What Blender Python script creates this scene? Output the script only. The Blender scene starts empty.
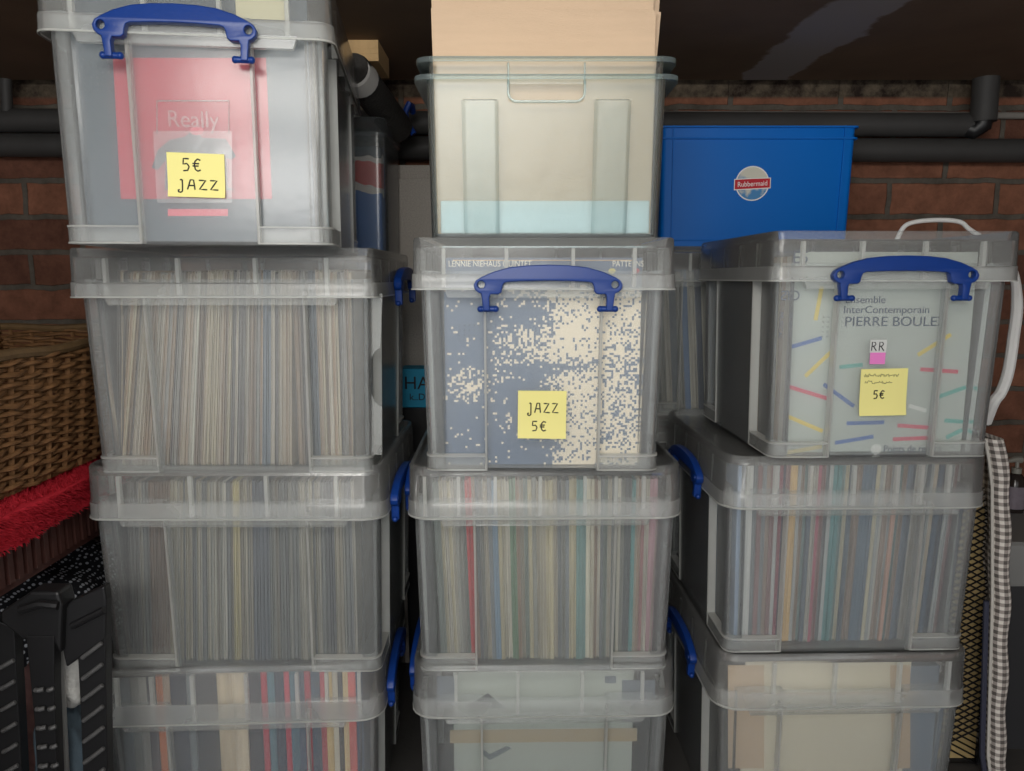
import bpy, bmesh, math, random
from mathutils import Vector, Matrix
random.seed(7)
R = math.radians
C = bpy.context.scene.collection
SC = bpy.context.scene

# ------------------------------------------------------------------ camera, world, lamp, exposure
E = 0.967                      # eye height above the floor
F = 740.0                      # focal length in pixels of the 1024 px wide frame
PITCH = R(8.3)
cam_d = bpy.data.cameras.new('camera'); cam_d.sensor_width = 36; cam_d.lens = F/1024*36
cam = bpy.data.objects.new('camera', cam_d); C.objects.link(cam)
cam.location = (0, 0, E); cam.rotation_euler = (R(90)-PITCH, 0, 0)
cam_d.clip_start = .02
SC.camera = cam
SC.view_settings.view_transform = 'Standard'; SC.view_settings.look = 'None'
SC.view_settings.gamma = 1; SC.view_settings.use_curve_mapping = False
SC.view_settings.exposure = 0.08
SC.cycles.transparent_max_bounces = 64
SC.cycles.max_bounces = 10; SC.cycles.diffuse_bounces = 5
w = bpy.data.worlds.new('room_light'); SC.world = w; w.use_nodes = True
w.node_tree.nodes['Background'].inputs[0].default_value = (.97, .98, 1.0, 1)
w.node_tree.nodes['Background'].inputs[1].default_value = 1.45
def area(name, loc, target, size, size_y, power, col):
    l = bpy.data.lights.new(name, 'AREA'); l.shape = 'RECTANGLE'; l.size = size; l.size_y = size_y; l.energy = power; l.color = col
    o = bpy.data.objects.new(name, l); C.objects.link(o); o.location = loc
    o.rotation_euler = (Vector(target)-Vector(loc)).to_track_quat('-Z', 'Y').to_euler()
    return o
area('ceiling_tube_lamp', (-.10, .22, 1.385), (0, 1.0, .90), .85, .12, 4.8, (1.0, .965, .90))
area('added_fill_lamp', (-.25, -1.0, 1.34), (.05, 1.2, .45), .8, .3, 15, (1.0, .975, .93))  # unseen fill added behind the camera to brighten box sides and gaps

def P(px, py, D):
    """world point at depth D for a measured place in the photograph"""
    a = (px-512)/F; u = -(py-385.5)/F
    y = u*math.sin(PITCH)+math.cos(PITCH); z = u*math.cos(PITCH)-math.sin(PITCH)
    s = D/y
    return Vector((a*s, D, E+z*s))

# ------------------------------------------------------------------ materials
def new_mat(name):
    m = bpy.data.materials.new(name); m.use_nodes = True
    nt = m.node_tree; nt.nodes.clear()
    out = nt.nodes.new('ShaderNodeOutputMaterial')
    return m, nt, out
def N(nt, t, **kw):
    n = nt.nodes.new(t)
    for k, v in kw.items():
        if k.startswith('i_'):
            key = k[2:]; key = int(key) if key.isdigit() else key.replace('_', ' ')
            n.inputs[key].default_value = v
        else: setattr(n, k, v)
    return n
def c4(c): return (c[0], c[1], c[2], 1)
def srgb(r, g, b):
    f = lambda v: (v/255/12.92) if v/255 <= .04045 else ((v/255+.055)/1.055)**2.4
    return (f(r), f(g), f(b))
def mat(name, col, rough=.5, noise=0, nscale=20, bump=0, bscale=60, spec=.4, stretch=(1, 1, 1), metal=0):
    m, nt, out = new_mat(name); L = nt.links.new
    b = N(nt, 'ShaderNodeBsdfPrincipled'); L(b.outputs[0], out.inputs[0])
    b.inputs['Base Color'].default_value = c4(col); b.inputs['Roughness'].default_value = rough
    b.inputs['Specular IOR Level'].default_value = spec; b.inputs['Metallic'].default_value = metal
    tc = N(nt, 'ShaderNodeTexCoord'); mp = N(nt, 'ShaderNodeMapping'); L(tc.outputs['Object'], mp.inputs[0])
    mp.inputs['Scale'].default_value = stretch
    nz = N(nt, 'ShaderNodeTexNoise'); L(mp.outputs[0], nz.inputs['Vector'])
    nz.inputs['Scale'].default_value = nscale; nz.inputs['Detail'].default_value = 5
    if noise:
        mx = N(nt, 'ShaderNodeMix', data_type='RGBA')
        mx.inputs[6].default_value = c4([v*(1-noise) for v in col]); mx.inputs[7].default_value = c4([min(1, v*(1+noise)) for v in col])
        L(nz.outputs[0], mx.inputs[0]); L(mx.outputs[2], b.inputs['Base Color'])
    if bump:
        n2 = N(nt, 'ShaderNodeTexNoise'); L(mp.outputs[0], n2.inputs['Vector']); n2.inputs['Scale'].default_value = bscale
        bp = N(nt, 'ShaderNodeBump', i_Strength=bump); bp.inputs['Distance'].default_value = .004
        L(n2.outputs[0], bp.inputs['Height']); L(bp.outputs[0], b.inputs['Normal'])
    return m
def plastic(name, tint, haze, rough=.2, trans=(.97, .98, .98), wav=.03):
    m, nt, out = new_mat(name); L = nt.links.new
    tr = N(nt, 'ShaderNodeBsdfTransparent'); tr.inputs[0].default_value = c4(trans)
    df = N(nt, 'ShaderNodeBsdfDiffuse'); df.inputs[0].default_value = c4(tint)
    tl = N(nt, 'ShaderNodeBsdfTranslucent'); tl.inputs[0].default_value = c4(tint)
    m1 = N(nt, 'ShaderNodeMixShader'); m1.inputs[0].default_value = .5; L(df.outputs[0], m1.inputs[1]); L(tl.outputs[0], m1.inputs[2])
    lw = N(nt, 'ShaderNodeLayerWeight', i_Blend=.25)
    ma = N(nt, 'ShaderNodeMath', operation='MULTIPLY_ADD'); L(lw.outputs['Facing'], ma.inputs[0]); ma.inputs[1].default_value = haze*1.2; ma.inputs[2].default_value = haze
    tc = N(nt, 'ShaderNodeTexCoord')
    nz = N(nt, 'ShaderNodeTexNoise', i_Scale=9.0, i_Detail=4.0); L(tc.outputs['Object'], nz.inputs['Vector'])
    mz = N(nt, 'ShaderNodeMath', operation='MULTIPLY_ADD'); L(nz.outputs[0], mz.inputs[0]); mz.inputs[1].default_value = .5; mz.inputs[2].default_value = .75
    mm = N(nt, 'ShaderNodeMath', operation='MULTIPLY', use_clamp=True); L(ma.outputs[0], mm.inputs[0]); L(mz.outputs[0], mm.inputs[1])
    m2 = N(nt, 'ShaderNodeMixShader'); L(mm.outputs[0], m2.inputs[0]); L(tr.outputs[0], m2.inputs[1]); L(m1.outputs[0], m2.inputs[2])
    gl = N(nt, 'ShaderNodeBsdfGlossy', i_Roughness=rough)
    fr = N(nt, 'ShaderNodeFresnel', i_IOR=1.36)
    n2 = N(nt, 'ShaderNodeTexNoise', i_Scale=38.0, i_Detail=2.0); L(tc.outputs['Object'], n2.inputs['Vector'])
    bp = N(nt, 'ShaderNodeBump', i_Strength=wav); bp.inputs['Distance'].default_value = .01
    L(n2.outputs[0], bp.inputs['Height']); L(bp.outputs[0], gl.inputs['Normal'])
    m3 = N(nt, 'ShaderNodeMixShader'); L(fr.outputs[0], m3.inputs[0]); L(m2.outputs[0], m3.inputs[1]); L(gl.outputs[0], m3.inputs[2])
    L(m3.outputs[0], out.inputs[0])
    return m
def streak_mat(name, lo, hi, sx=700, rough=.65, attr=True):
    """printed card: the object's own colour broken by fine vertical wear lines"""
    m, nt, out = new_mat(name); L = nt.links.new
    b = N(nt, 'ShaderNodeBsdfPrincipled', i_Roughness=rough); L(b.outputs[0], out.inputs[0]); b.inputs['Specular IOR Level'].default_value = .25
    oi = N(nt, 'ShaderNodeObjectInfo'); tc = N(nt, 'ShaderNodeTexCoord')
    mp = N(nt, 'ShaderNodeMapping'); mp.inputs['Scale'].default_value = (sx, 3, 9)
    ad = N(nt, 'ShaderNodeVectorMath', operation='ADD'); L(tc.outputs['Object'], mp.inputs[0]); L(mp.outputs[0], ad.inputs[0])
    sc = N(nt, 'ShaderNodeMath', operation='MULTIPLY'); L(oi.outputs['Random'], sc.inputs[0]); sc.inputs[1].default_value = 90
    L(sc.outputs[0], ad.inputs[1])
    nz = N(nt, 'ShaderNodeTexNoise', i_Scale=1.0, i_Detail=3.0); L(ad.outputs[0], nz.inputs['Vector'])
    mr = N(nt, 'ShaderNodeMapRange'); L(nz.outputs[0], mr.inputs[0])
    mr.inputs[1].default_value = .3; mr.inputs[2].default_value = .7; mr.inputs[3].default_value = lo; mr.inputs[4].default_value = hi
    mu = N(nt, 'ShaderNodeVectorMath', operation='SCALE'); L(oi.outputs['Color'], mu.inputs[0]); L(mr.outputs[0], mu.inputs['Scale'])
    L(mu.outputs[0], b.inputs['Base Color'])
    return m

M = {}
M['body'] = plastic('clear_polypropylene', (.89, .92, .92), .145)
M['lid'] = plastic('milky_lid_polypropylene', (.94, .95, .93), .135)
M['lid_band'] = plastic('thick_lid_rim_polypropylene', (.95, .96, .94), .235)
M['rib'] = plastic('rib_polypropylene', (.96, .96, .92), .46)
M['foot'] = plastic('thin_foot_polypropylene', (.94, .95, .92), .20)
M['moulded'] = plastic('moulded_relief_polypropylene', (.93, .93, .92), .16)
M['crate'] = plastic('greenish_clear_crate', (.86, .93, .94), .05, rough=.34, trans=(.93, .95, .947), wav=.05)
M['crate_rim'] = plastic('greenish_crate_edge', (.66, .80, .82), .20, trans=(.88, .96, .96))
M['grey_clear'] = plastic('smoky_container_plastic', (.45, .50, .52), .16)
M['tape'] = plastic('clear_tape', (.9, .88, .88), .14)
M['blue'] = mat('blue_handle_plastic', srgb(14, 54, 128), .38, .10, 30, .05, 200)
M['blue_crate'] = mat('blue_crate_plastic', srgb(0, 102, 190), .5, .05, 5, .03, 30, .22)
M['sleeve'] = streak_mat('record_sleeve_card', .62, 1.28)
M['inner'] = streak_mat('inner_sleeve_paper', .45, 1.05, 1100)
M['spine'] = streak_mat('printed_spine_card', .8, 1.18, 300)
M['note'] = mat('yellow_note_paper', srgb(240, 232, 150), .8, .03, 12)
M['ink'] = mat('black_ink', (.012, .012, .014), .6)
M['card'] = mat('brown_corrugated_card', srgb(214, 188, 160), .85, .08, 9, .25, 130, .1, (1, 1, 9))
M['card_edge'] = mat('corrugated_card_edge', srgb(170, 138, 106), .9, .3, 300, .3, 300, .1)
M['foam'] = mat('pale_foam_board', srgb(214, 228, 232), .75, .05, 90, .15, 160, .2)
M['pink'] = mat('pink_flag_film', srgb(232, 130, 200), .5)
M['white'] = mat('white_plastic', (.80, .80, .78), .4)
M['black'] = mat('black_plastic', (.012, .012, .013), .42, .15, 30, .05, 250)
M['slot_light'] = mat('painted_slot_light_grey', srgb(84, 84, 84), .4)  # gleam and light background in the stool slots, put in as grey
M['pipe'] = mat('black_foam_pipe_insulation', srgb(62, 61, 60), .6, .25, 14, .15, 60, .35)
M['pipe_thin'] = mat('grey_painted_pipe', srgb(128, 124, 118), .6, .2, 30)
M['wood'] = mat('pale_raw_wood', srgb(200, 168, 122), .75, .3, 14, .2, 60, .2, (3, 12, 1))
M['darkwood'] = mat('dark_brown_wood', srgb(52, 36, 30), .6, .4, 20, .15, 90, .3, (1, 6, 1))
M['metal'] = mat('grey_metal_tube', srgb(150, 150, 148), .4, .05, 20, metal=.6)
M['grout'] = mat('floor_concrete', srgb(70, 68, 66), .85, .3, 9, .3, 60)

def brick_mat(name, Bw, Bh, ox, oz, axis, ztop):
    m, nt, out = new_mat(name); L = nt.links.new
    b = N(nt, 'ShaderNodeBsdfPrincipled', i_Roughness=.9); L(b.outputs[0], out.inputs[0]); b.inputs['Specular IOR Level'].default_value = .15
    tc = N(nt, 'ShaderNodeTexCoord'); se = N(nt, 'ShaderNodeSeparateXYZ'); L(tc.outputs['Object'], se.inputs[0])
    nw = N(nt, 'ShaderNodeTexNoise', i_Scale=16.0, i_Detail=4.0); L(tc.outputs['Object'], nw.inputs['Vector'])
    def lin(src, off, k):
        a = N(nt, 'ShaderNodeMath', operation='ADD'); L(src, a.inputs[0]); a.inputs[1].default_value = off
        w_ = N(nt, 'ShaderNodeMath', operation='MULTIPLY_ADD'); L(nw.outputs[0], w_.inputs[0]); w_.inputs[1].default_value = k; L(a.outputs[0], w_.inputs[2])
        return w_.outputs[0]
    cx = lin(se.outputs[axis], -ox, .012); cz = lin(se.outputs[2], -oz, .014)
    co = N(nt, 'ShaderNodeCombineXYZ'); L(cx, co.inputs[0]); L(cz, co.inputs[1])
    br = N(nt, 'ShaderNodeTexBrick', i_Scale=1.0, i_Mortar_Size=.0075, i_Mortar_Smooth=.25, i_Brick_Width=Bw, i_Row_Height=Bh, i_Bias=0.0)
    br.inputs['Color1'].default_value = c4(srgb(136, 92, 72)); br.inputs['Color2'].default_value = c4(srgb(98, 66, 54)); br.inputs['Mortar'].default_value = c4(srgb(94, 88, 80))
    L(co.outputs[0], br.inputs['Vector'])
    n3 = N(nt, 'ShaderNodeTexNoise', i_Scale=22.0, i_Detail=8.0, i_Roughness=.7); L(tc.outputs['Object'], n3.inputs['Vector'])
    mr = N(nt, 'ShaderNodeMapRange'); L(n3.outputs[0], mr.inputs[0]); mr.inputs[1].default_value = .3; mr.inputs[2].default_value = .75; mr.inputs[3].default_value = .62; mr.inputs[4].default_value = 1.3
    sc = N(nt, 'ShaderNodeVectorMath', operation='SCALE'); L(br.outputs[0], sc.inputs[0]); L(mr.outputs[0], sc.inputs['Scale'])
    # old mortar smeared over the top course
    nb = N(nt, 'ShaderNodeTexNoise', i_Scale=26.0, i_Detail=6.0, i_Roughness=.65); L(tc.outputs['Object'], nb.inputs['Vector'])
    zr = N(nt, 'ShaderNodeMapRange'); L(se.outputs[2], zr.inputs[0]); zr.inputs[1].default_value = ztop-.046; zr.inputs[2].default_value = ztop-.038
    cr = N(nt, 'ShaderNodeValToRGB'); L(nb.outputs[0], cr.inputs[0])
    cr.color_ramp.elements[0].position = .40; cr.color_ramp.elements[0].color = c4(srgb(44, 36, 31))
    cr.color_ramp.elements[1].position = .68; cr.color_ramp.elements[1].color = c4(srgb(100, 90, 76))
    mx = N(nt, 'ShaderNodeMix', data_type='RGBA'); L(zr.outputs[0], mx.inputs[0]); L(sc.outputs[0], mx.inputs[6]); L(cr.outputs[0], mx.inputs[7])
    L(mx.outputs[2], b.inputs['Base Color'])
    iv = N(nt, 'ShaderNodeMath', operation='MULTIPLY_ADD'); L(br.outputs['Fac'], iv.inputs[0]); iv.inputs[1].default_value = -1.0; L(n3.outputs[0], iv.inputs[2])
    bp = N(nt, 'ShaderNodeBump', i_Strength=.7); bp.inputs['Distance'].default_value = .008; L(iv.outputs[0], bp.inputs['Height']); L(bp.outputs[0], b.inputs['Normal'])
    return m

# ------------------------------------------------------------------ mesh helpers
class MB:
    def __init__(s): s.v = []; s.f = []; s.m = []
    def add(s, vs, fs, mi=0):
        o = len(s.v); s.v += [tuple(v) for v in vs]
        for f in fs: s.f.append([i+o for i in f]); s.m.append(mi)
    def box(s, x0, x1, y0, y1, z0, z1, mi=0, T=None):
        vs = [Vector(p) for p in ((x0, y0, z0), (x1, y0, z0), (x1, y1, z0), (x0, y1, z0), (x0, y0, z1), (x1, y0, z1), (x1, y1, z1), (x0, y1, z1))]
        if T: vs = [T @ v for v in vs]
        s.add(vs, [(3, 2, 1, 0), (4, 5, 6, 7), (0, 1, 5, 4), (1, 2, 6, 5), (2, 3, 7, 6), (3, 0, 4, 7)], mi)
    def hexa(s, b, t, mi=0):      # two quads, bottom ring and top ring
        s.add(list(b)+list(t), [(3, 2, 1, 0), (4, 5, 6, 7), (0, 1, 5, 4), (1, 2, 6, 5), (2, 3, 7, 6), (3, 0, 4, 7)], mi)
    def loft(s, rings, cap0=True, cap1=True, mi=0):
        n = len(rings[0]); vs = [p for r in rings for p in r]; fs = []
        for k in range(len(rings)-1):
            for i in range(n):
                j = (i+1) % n
                fs.append((k*n+i, k*n+j, (k+1)*n+j, (k+1)*n+i))
        if cap0: fs.append(tuple(range(n-1, -1, -1)))
        if cap1: fs.append(tuple((len(rings)-1)*n+i for i in range(n)))
        s.add(vs, fs, mi)
    def ringloop(s, rings, mi=0):  # closed loop of rings (a shell)
        n = len(rings[0]); m = len(rings); vs = [p for r in rings for p in r]; fs = []
        for k in range(m):
            k2 = (k+1) % m
            for i in range(n):
                j = (i+1) % n
                fs.append((k*n+i, k*n+j, k2*n+j, k2*n+i))
        s.add(vs, fs, mi)
    def prism(s, pts, d, mi=0):   # planar polygon list of Vectors pushed along d
        n = len(pts); d = Vector(d); vs = [Vector(p) for p in pts]+[Vector(p)+d for p in pts]
        fs = [tuple(range(n)), tuple(range(2*n-1, n-1, -1))]+[(i, i+n, (i+1) % n+n, (i+1) % n) for i in range(n)]
        s.add(vs, fs, mi)
    def tube(s, pts, r, seg=8, mi=0, closed=False):
        pts = [Vector(p) for p in pts]; rings = []; n = len(pts)
        up = None
        for i, p in enumerate(pts):
            if closed: t = pts[(i+1) % n]-pts[i-1]
            else: t = pts[min(i+1, n-1)]-pts[max(i-1, 0)]
            if t.length < 1e-9: t = Vector((0, 0, 1))
            t.normalize()
            if up is None:
                up = Vector((0, 0, 1)) if abs(t.z) < .9 else Vector((1, 0, 0))
            a = (up-t*up.dot(t)).normalized(); b = t.cross(a); up = a
            rr = r[i] if isinstance(r, (list, tuple)) else r
            rings.append([p+a*rr*math.cos(2*math.pi*k/seg)+b*rr*math.sin(2*math.pi*k/seg) for k in range(seg)])
        if closed: s.ringloop(rings, mi)
        else: s.loft(rings, True, True, mi)
    def build(s, name, mats, parent=None, loc=(0, 0, 0), rot=(0, 0, 0), smooth=False, bevel=0):
        me = bpy.data.meshes.new(name); me.from_pydata(s.v, [], s.f)
        if not isinstance(mats, (list, tuple)): mats = [mats]
        for m in mats: me.materials.append(m)
        me.polygons.foreach_set('material_index', s.m)
        bm = bmesh.new(); bm.from_mesh(me); bmesh.ops.recalc_face_normals(bm, faces=bm.faces); bm.to_mesh(me); bm.free()
        o = bpy.data.objects.new(name, me); C.objects.link(o); o.location = loc; o.rotation_euler = rot
        if parent: o.parent = parent
        if smooth:
            me.polygons.foreach_set('use_smooth', [True]*len(me.polygons))
            me.set_sharp_from_angle(angle=R(35))
        if bevel:
            b = o.modifiers.new('bevel', 'BEVEL'); b.width = bevel; b.segments = 2; b.limit_method = 'ANGLE'; b.angle_limit = R(40)
        return o
def tag(o, label=None, cat=None, group=None, kind=None):
    if label: o['label'] = label
    if cat: o['category'] = cat
    if group: o['group'] = group
    if kind: o['kind'] = kind
    return o
def thing(name, label, cat, loc=(0, 0, 0), rz=0, group=None):
    o = bpy.data.objects.new(name, None); C.objects.link(o); o.location = loc; o.rotation_euler = (0, 0, rz); o.empty_display_size = .05
    return tag(o, label, cat, group)
def rrect(hw, hd, r, z, n=5, cy=0):
    pts = []
    for cx, sy, a0 in ((hw-r, -1, -90), (hw-r, 1, 0), (-(hw-r), 1, 90), (-(hw-r), -1, 180)):
        for k in range(n+1):
            a = R(a0+90*k/n)
            pts.append(Vector((cx+r*math.cos(a), cy+sy*(hd-r)+r*math.sin(a), z)))
    return pts
def section(hw, hd, r, cw, cd, p, z, n=4, cc=.026):
    """box outline whose four sides each have a middle panel and corner columns standing out from two outer panels"""
    pts = []
    def V(x, y): pts.append(Vector((x, y, z)))
    def arc(cx, cy, a0):
        for k in range(n+1):
            a = R(a0+90*k/n); V(cx+r*math.cos(a), cy+r*math.sin(a))
    ex, ey = hw-cc, hd-cc
    V(-ex, -hd); V(-ex, -hd+p); V(-cw, -hd+p); V(-cw, -hd); V(cw, -hd); V(cw, -hd+p); V(ex, -hd+p); V(ex, -hd)
    arc(hw-r, -(hd-r), -90)
    V(hw, -ey); V(hw-p, -ey); V(hw-p, -cd); V(hw, -cd); V(hw, cd); V(hw-p, cd); V(hw-p, ey); V(hw, ey)
    arc(hw-r, hd-r, 0)
    V(ex, hd); V(ex, hd-p); V(cw, hd-p); V(cw, hd); V(-cw, hd); V(-cw, hd-p); V(-ex, hd-p); V(-ex, hd)
    arc(-(hw-r), hd-r, 90)
    V(-hw, ey); V(-hw+p, ey); V(-hw+p, cd); V(-hw, cd); V(-hw, -cd); V(-hw+p, -cd); V(-hw+p, -ey); V(-hw, -ey)
    arc(-(hw-r), -(hd-r), 180)
    return pts
def text(body, size, m, name, parent=None, loc=(0, 0, 0), rot=(R(90), 0, 0), sx=1, ext=.0004, align='CENTER'):
    cu = bpy.data.curves.new(name, 'FONT'); cu.body = body; cu.size = size; cu.extrude = ext; cu.align_x = align; cu.align_y = 'CENTER'
    tmp = bpy.data.objects.new(name, cu); C.objects.link(tmp)
    me = bpy.data.meshes.new_from_object(tmp.evaluated_get(bpy.context.evaluated_depsgraph_get()))
    bpy.data.objects.remove(tmp)
    me.materials.clear(); me.materials.append(m)
    o = bpy.data.objects.new(name, me); C.objects.link(o)
    o.location = loc; o.rotation_euler = rot; o.scale = (sx, 1, 1)
    if parent: o.parent = parent
    return o

# ------------------------------------------------------------------ the room
WALL = 1.90; CEIL = E+.466
_z1 = P(950, 214, WALL).z; _z0 = P(950, 178, WALL).z; _bh = _z0-_z1
_x = P(891, 196, WALL).x; _bw = P(999, 196, WALL).x-_x
mb = MB(); mb.box(-1.9, 1.9, WALL, WALL+.1, 0, CEIL+.15)
M['brick'] = brick_mat('red_brick_wall', _bw, _bh, _x-.5*_bw, _z1, 0, P(800, 80, WALL).z)
M['brick_side'] = brick_mat('red_brick_side_wall', _bw, _bh, 0, _z1, 1, P(800, 80, WALL).z)
tag(mb.build('wall_back', M['brick']), kind='structure')
mb = MB(); mb.box(-2.0, -1.9, -1.5, WALL+.1, 0, CEIL+.15); tag(mb.build('wall_left', M['brick_side']), kind='structure')
mb = MB(); mb.box(1.9, 2.0, -1.5, WALL+.1, 0, CEIL+.15); tag(mb.build('wall_right', M['brick_side']), kind='structure')
mb = MB(); mb.box(-2, 2, -1.5, WALL+.1, -.05, 0); tag(mb.build('floor', M['grout']), kind='structure')
def ceiling_mat():
    m, nt, out = new_mat('dark_brown_ceiling_board'); L = nt.links.new
    b = N(nt, 'ShaderNodeBsdfPrincipled', i_Roughness=.7); L(b.outputs[0], out.inputs[0]); b.inputs['Specular IOR Level'].default_value = .2
    tc = N(nt, 'ShaderNodeTexCoord')
    n1 = N(nt, 'ShaderNodeTexNoise', i_Scale=7.0, i_Detail=7.0); L(tc.outputs['Object'], n1.inputs['Vector'])
    mx = N(nt, 'ShaderNodeMix', data_type='RGBA'); L(n1.outputs[0], mx.inputs[0])
    mx.inputs[6].default_value = c4(srgb(104, 86, 70)); mx.inputs[7].default_value = c4(srgb(132, 110, 92))
    # smear of grey filler running diagonally
    def ceil_pt(px, py):
        a = (px-512)/F; u = -(py-385.5)/F
        y = u*math.sin(PITCH)+math.cos(PITCH); z = u*math.cos(PITCH)-math.sin(PITCH); s = (CEIL-E)/z
        return Vector((a*s, y*s))
    A = ceil_pt(770, 74); B = ceil_pt(875, 2); d = (B-A).normalized(); nrm = Vector((-d.y, d.x))
    dp = N(nt, 'ShaderNodeVectorMath', operation='DOT_PRODUCT'); L(tc.outputs['Object'], dp.inputs[0]); dp.inputs[1].default_value = (nrm.x, nrm.y, 0)
    sb = N(nt, 'ShaderNodeMath', operation='SUBTRACT'); L(dp.outputs['Value'], sb.inputs[0]); sb.inputs[1].default_value = nrm.dot(A)
    n2 = N(nt, 'ShaderNodeTexNoise', i_Scale=8.0, i_Detail=5.0); L(tc.outputs['Object'], n2.inputs['Vector'])
    wv = N(nt, 'ShaderNodeMath', operation='MULTIPLY_ADD'); L(n2.outputs[0], wv.inputs[0]); wv.inputs[1].default_value = .10; wv.inputs[2].default_value = -.05
    s2 = N(nt, 'ShaderNodeMath', operation='ADD'); L(sb.outputs[0], s2.inputs[0]); L(wv.outputs[0], s2.inputs[1])
    ab = N(nt, 'ShaderNodeMath', operation='ABSOLUTE'); L(s2.outputs[0], ab.inputs[0])
    mr = N(nt, 'ShaderNodeMapRange'); L(ab.outputs[0], mr.inputs[0]); mr.inputs[1].default_value = .058; mr.inputs[2].default_value = .066; mr.inputs[3].default_value = 1; mr.inputs[4].default_value = 0
    m2 = N(nt, 'ShaderNodeMix', data_type='RGBA'); L(mr.outputs[0], m2.inputs[0]); L(mx.outputs[2], m2.inputs[6]); m2.inputs[7].default_value = c4(srgb(158, 150, 146))
    L(m2.outputs[2], b.inputs['Base Color'])
    bp = N(nt, 'ShaderNodeBump', i_Strength=.25); bp.inputs['Distance'].default_value = .004; L(n1.outputs[0], bp.inputs['Height']); L(bp.outputs[0], b.inputs['Normal'])
    return m
mb = MB(); mb.box(-2, 2, -1.5, WALL-.05, CEIL, CEIL+.05); tag(mb.build('ceiling', ceiling_mat()), kind='structure')
mb = MB(); mb.box(-2, 2, WALL-.12, WALL+.1, CEIL+.12, CEIL+.17); tag(mb.build('trim_1', M['darkwood']), kind='structure')

# ------------------------------------------------------------------ storage boxes
def handle_mesh():
    cu = bpy.data.curves.new('handle_outline', 'CURVE'); cu.dimensions = '2D'; cu.fill_mode = 'BOTH'
    half = [(0, .0285), (.03, .0275), (.055, .0248), (.078, .0185), (.095, .011), (.1025, .0065), (.106, 0), (.1045, -.006), (.1, -.0102), (.0955, -.0118),
            (.0945, -.018), (.0925, -.0365), (.0835, -.0365), (.0845, -.018), (.0825, -.0128), (.071, -.0128), (.067, -.010), (.0655, -.002), (.0635, .0028), (.058, .0048), (.03, .006), (0, .0065)]
    pts = half+[(-x, y) for x, y in reversed(half[1:-1])]
    sp = cu.splines.new('POLY'); sp.points.add(len(pts)-1); sp.use_cyclic_u = True
    for q, (x, y) in zip(sp.points, pts): q.co = (x, y, 0, 1)
    for sx in (-1, 1):
        sp = cu.splines.new('POLY'); sp.points.add(13); sp.use_cyclic_u = True
        for k, q in enumerate(sp.points):
            a = 2*math.pi*k/14; q.co = (sx*.0955+.0058*math.cos(a), .0005+.0058*math.sin(a), 0, 1)
    cu.extrude = .0048; cu.bevel_depth = .0016; cu.bevel_resolution = 2; cu.offset = -.0012
    tmp = bpy.data.objects.new('tmp', cu); C.objects.link(tmp)
    me = bpy.data.meshes.new_from_object(tmp.evaluated_get(bpy.context.evaluated_depsgraph_get()))
    bpy.data.objects.remove(tmp)
    bm = bmesh.new(); bm.from_mesh(me); bmesh.ops.remove_doubles(bm, verts=bm.verts, dist=1e-5)
    for sx in (-1, 1):          # catch pin across the foot of each leg
        T = Matrix.Translation((sx*.086, -.0345, 0)) @ Matrix.Rotation(R(90), 4, 'Y')
        bmesh.ops.create_cone(bm, cap_ends=True, segments=12, radius1=.0042, radius2=.0042, depth=.024, matrix=T)
        for e in (-1, 1):
            bmesh.ops.create_uvsphere(bm, u_segments=10, v_segments=6, radius=.0048, matrix=Matrix.Translation((sx*.086+e*.011, -.0345, 0)))
    bmesh.ops.recalc_face_normals(bm, faces=bm.faces)
    me2 = bpy.data.meshes.new('handle'); bm.to_mesh(me2); bm.free(); me2.materials.clear(); me2.materials.append(M['blue'])
    me2.polygons.foreach_set('use_smooth', [True]*len(me2.polygons)); me2.set_sharp_from_angle(angle=R(40))
    return me2
HANDLE = handle_mesh()
LIDH = .0755
PNL = .012                     # depth of the outer panels behind the middle panel
INS, TAPER, TH = .012, .0065, .0022

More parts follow.
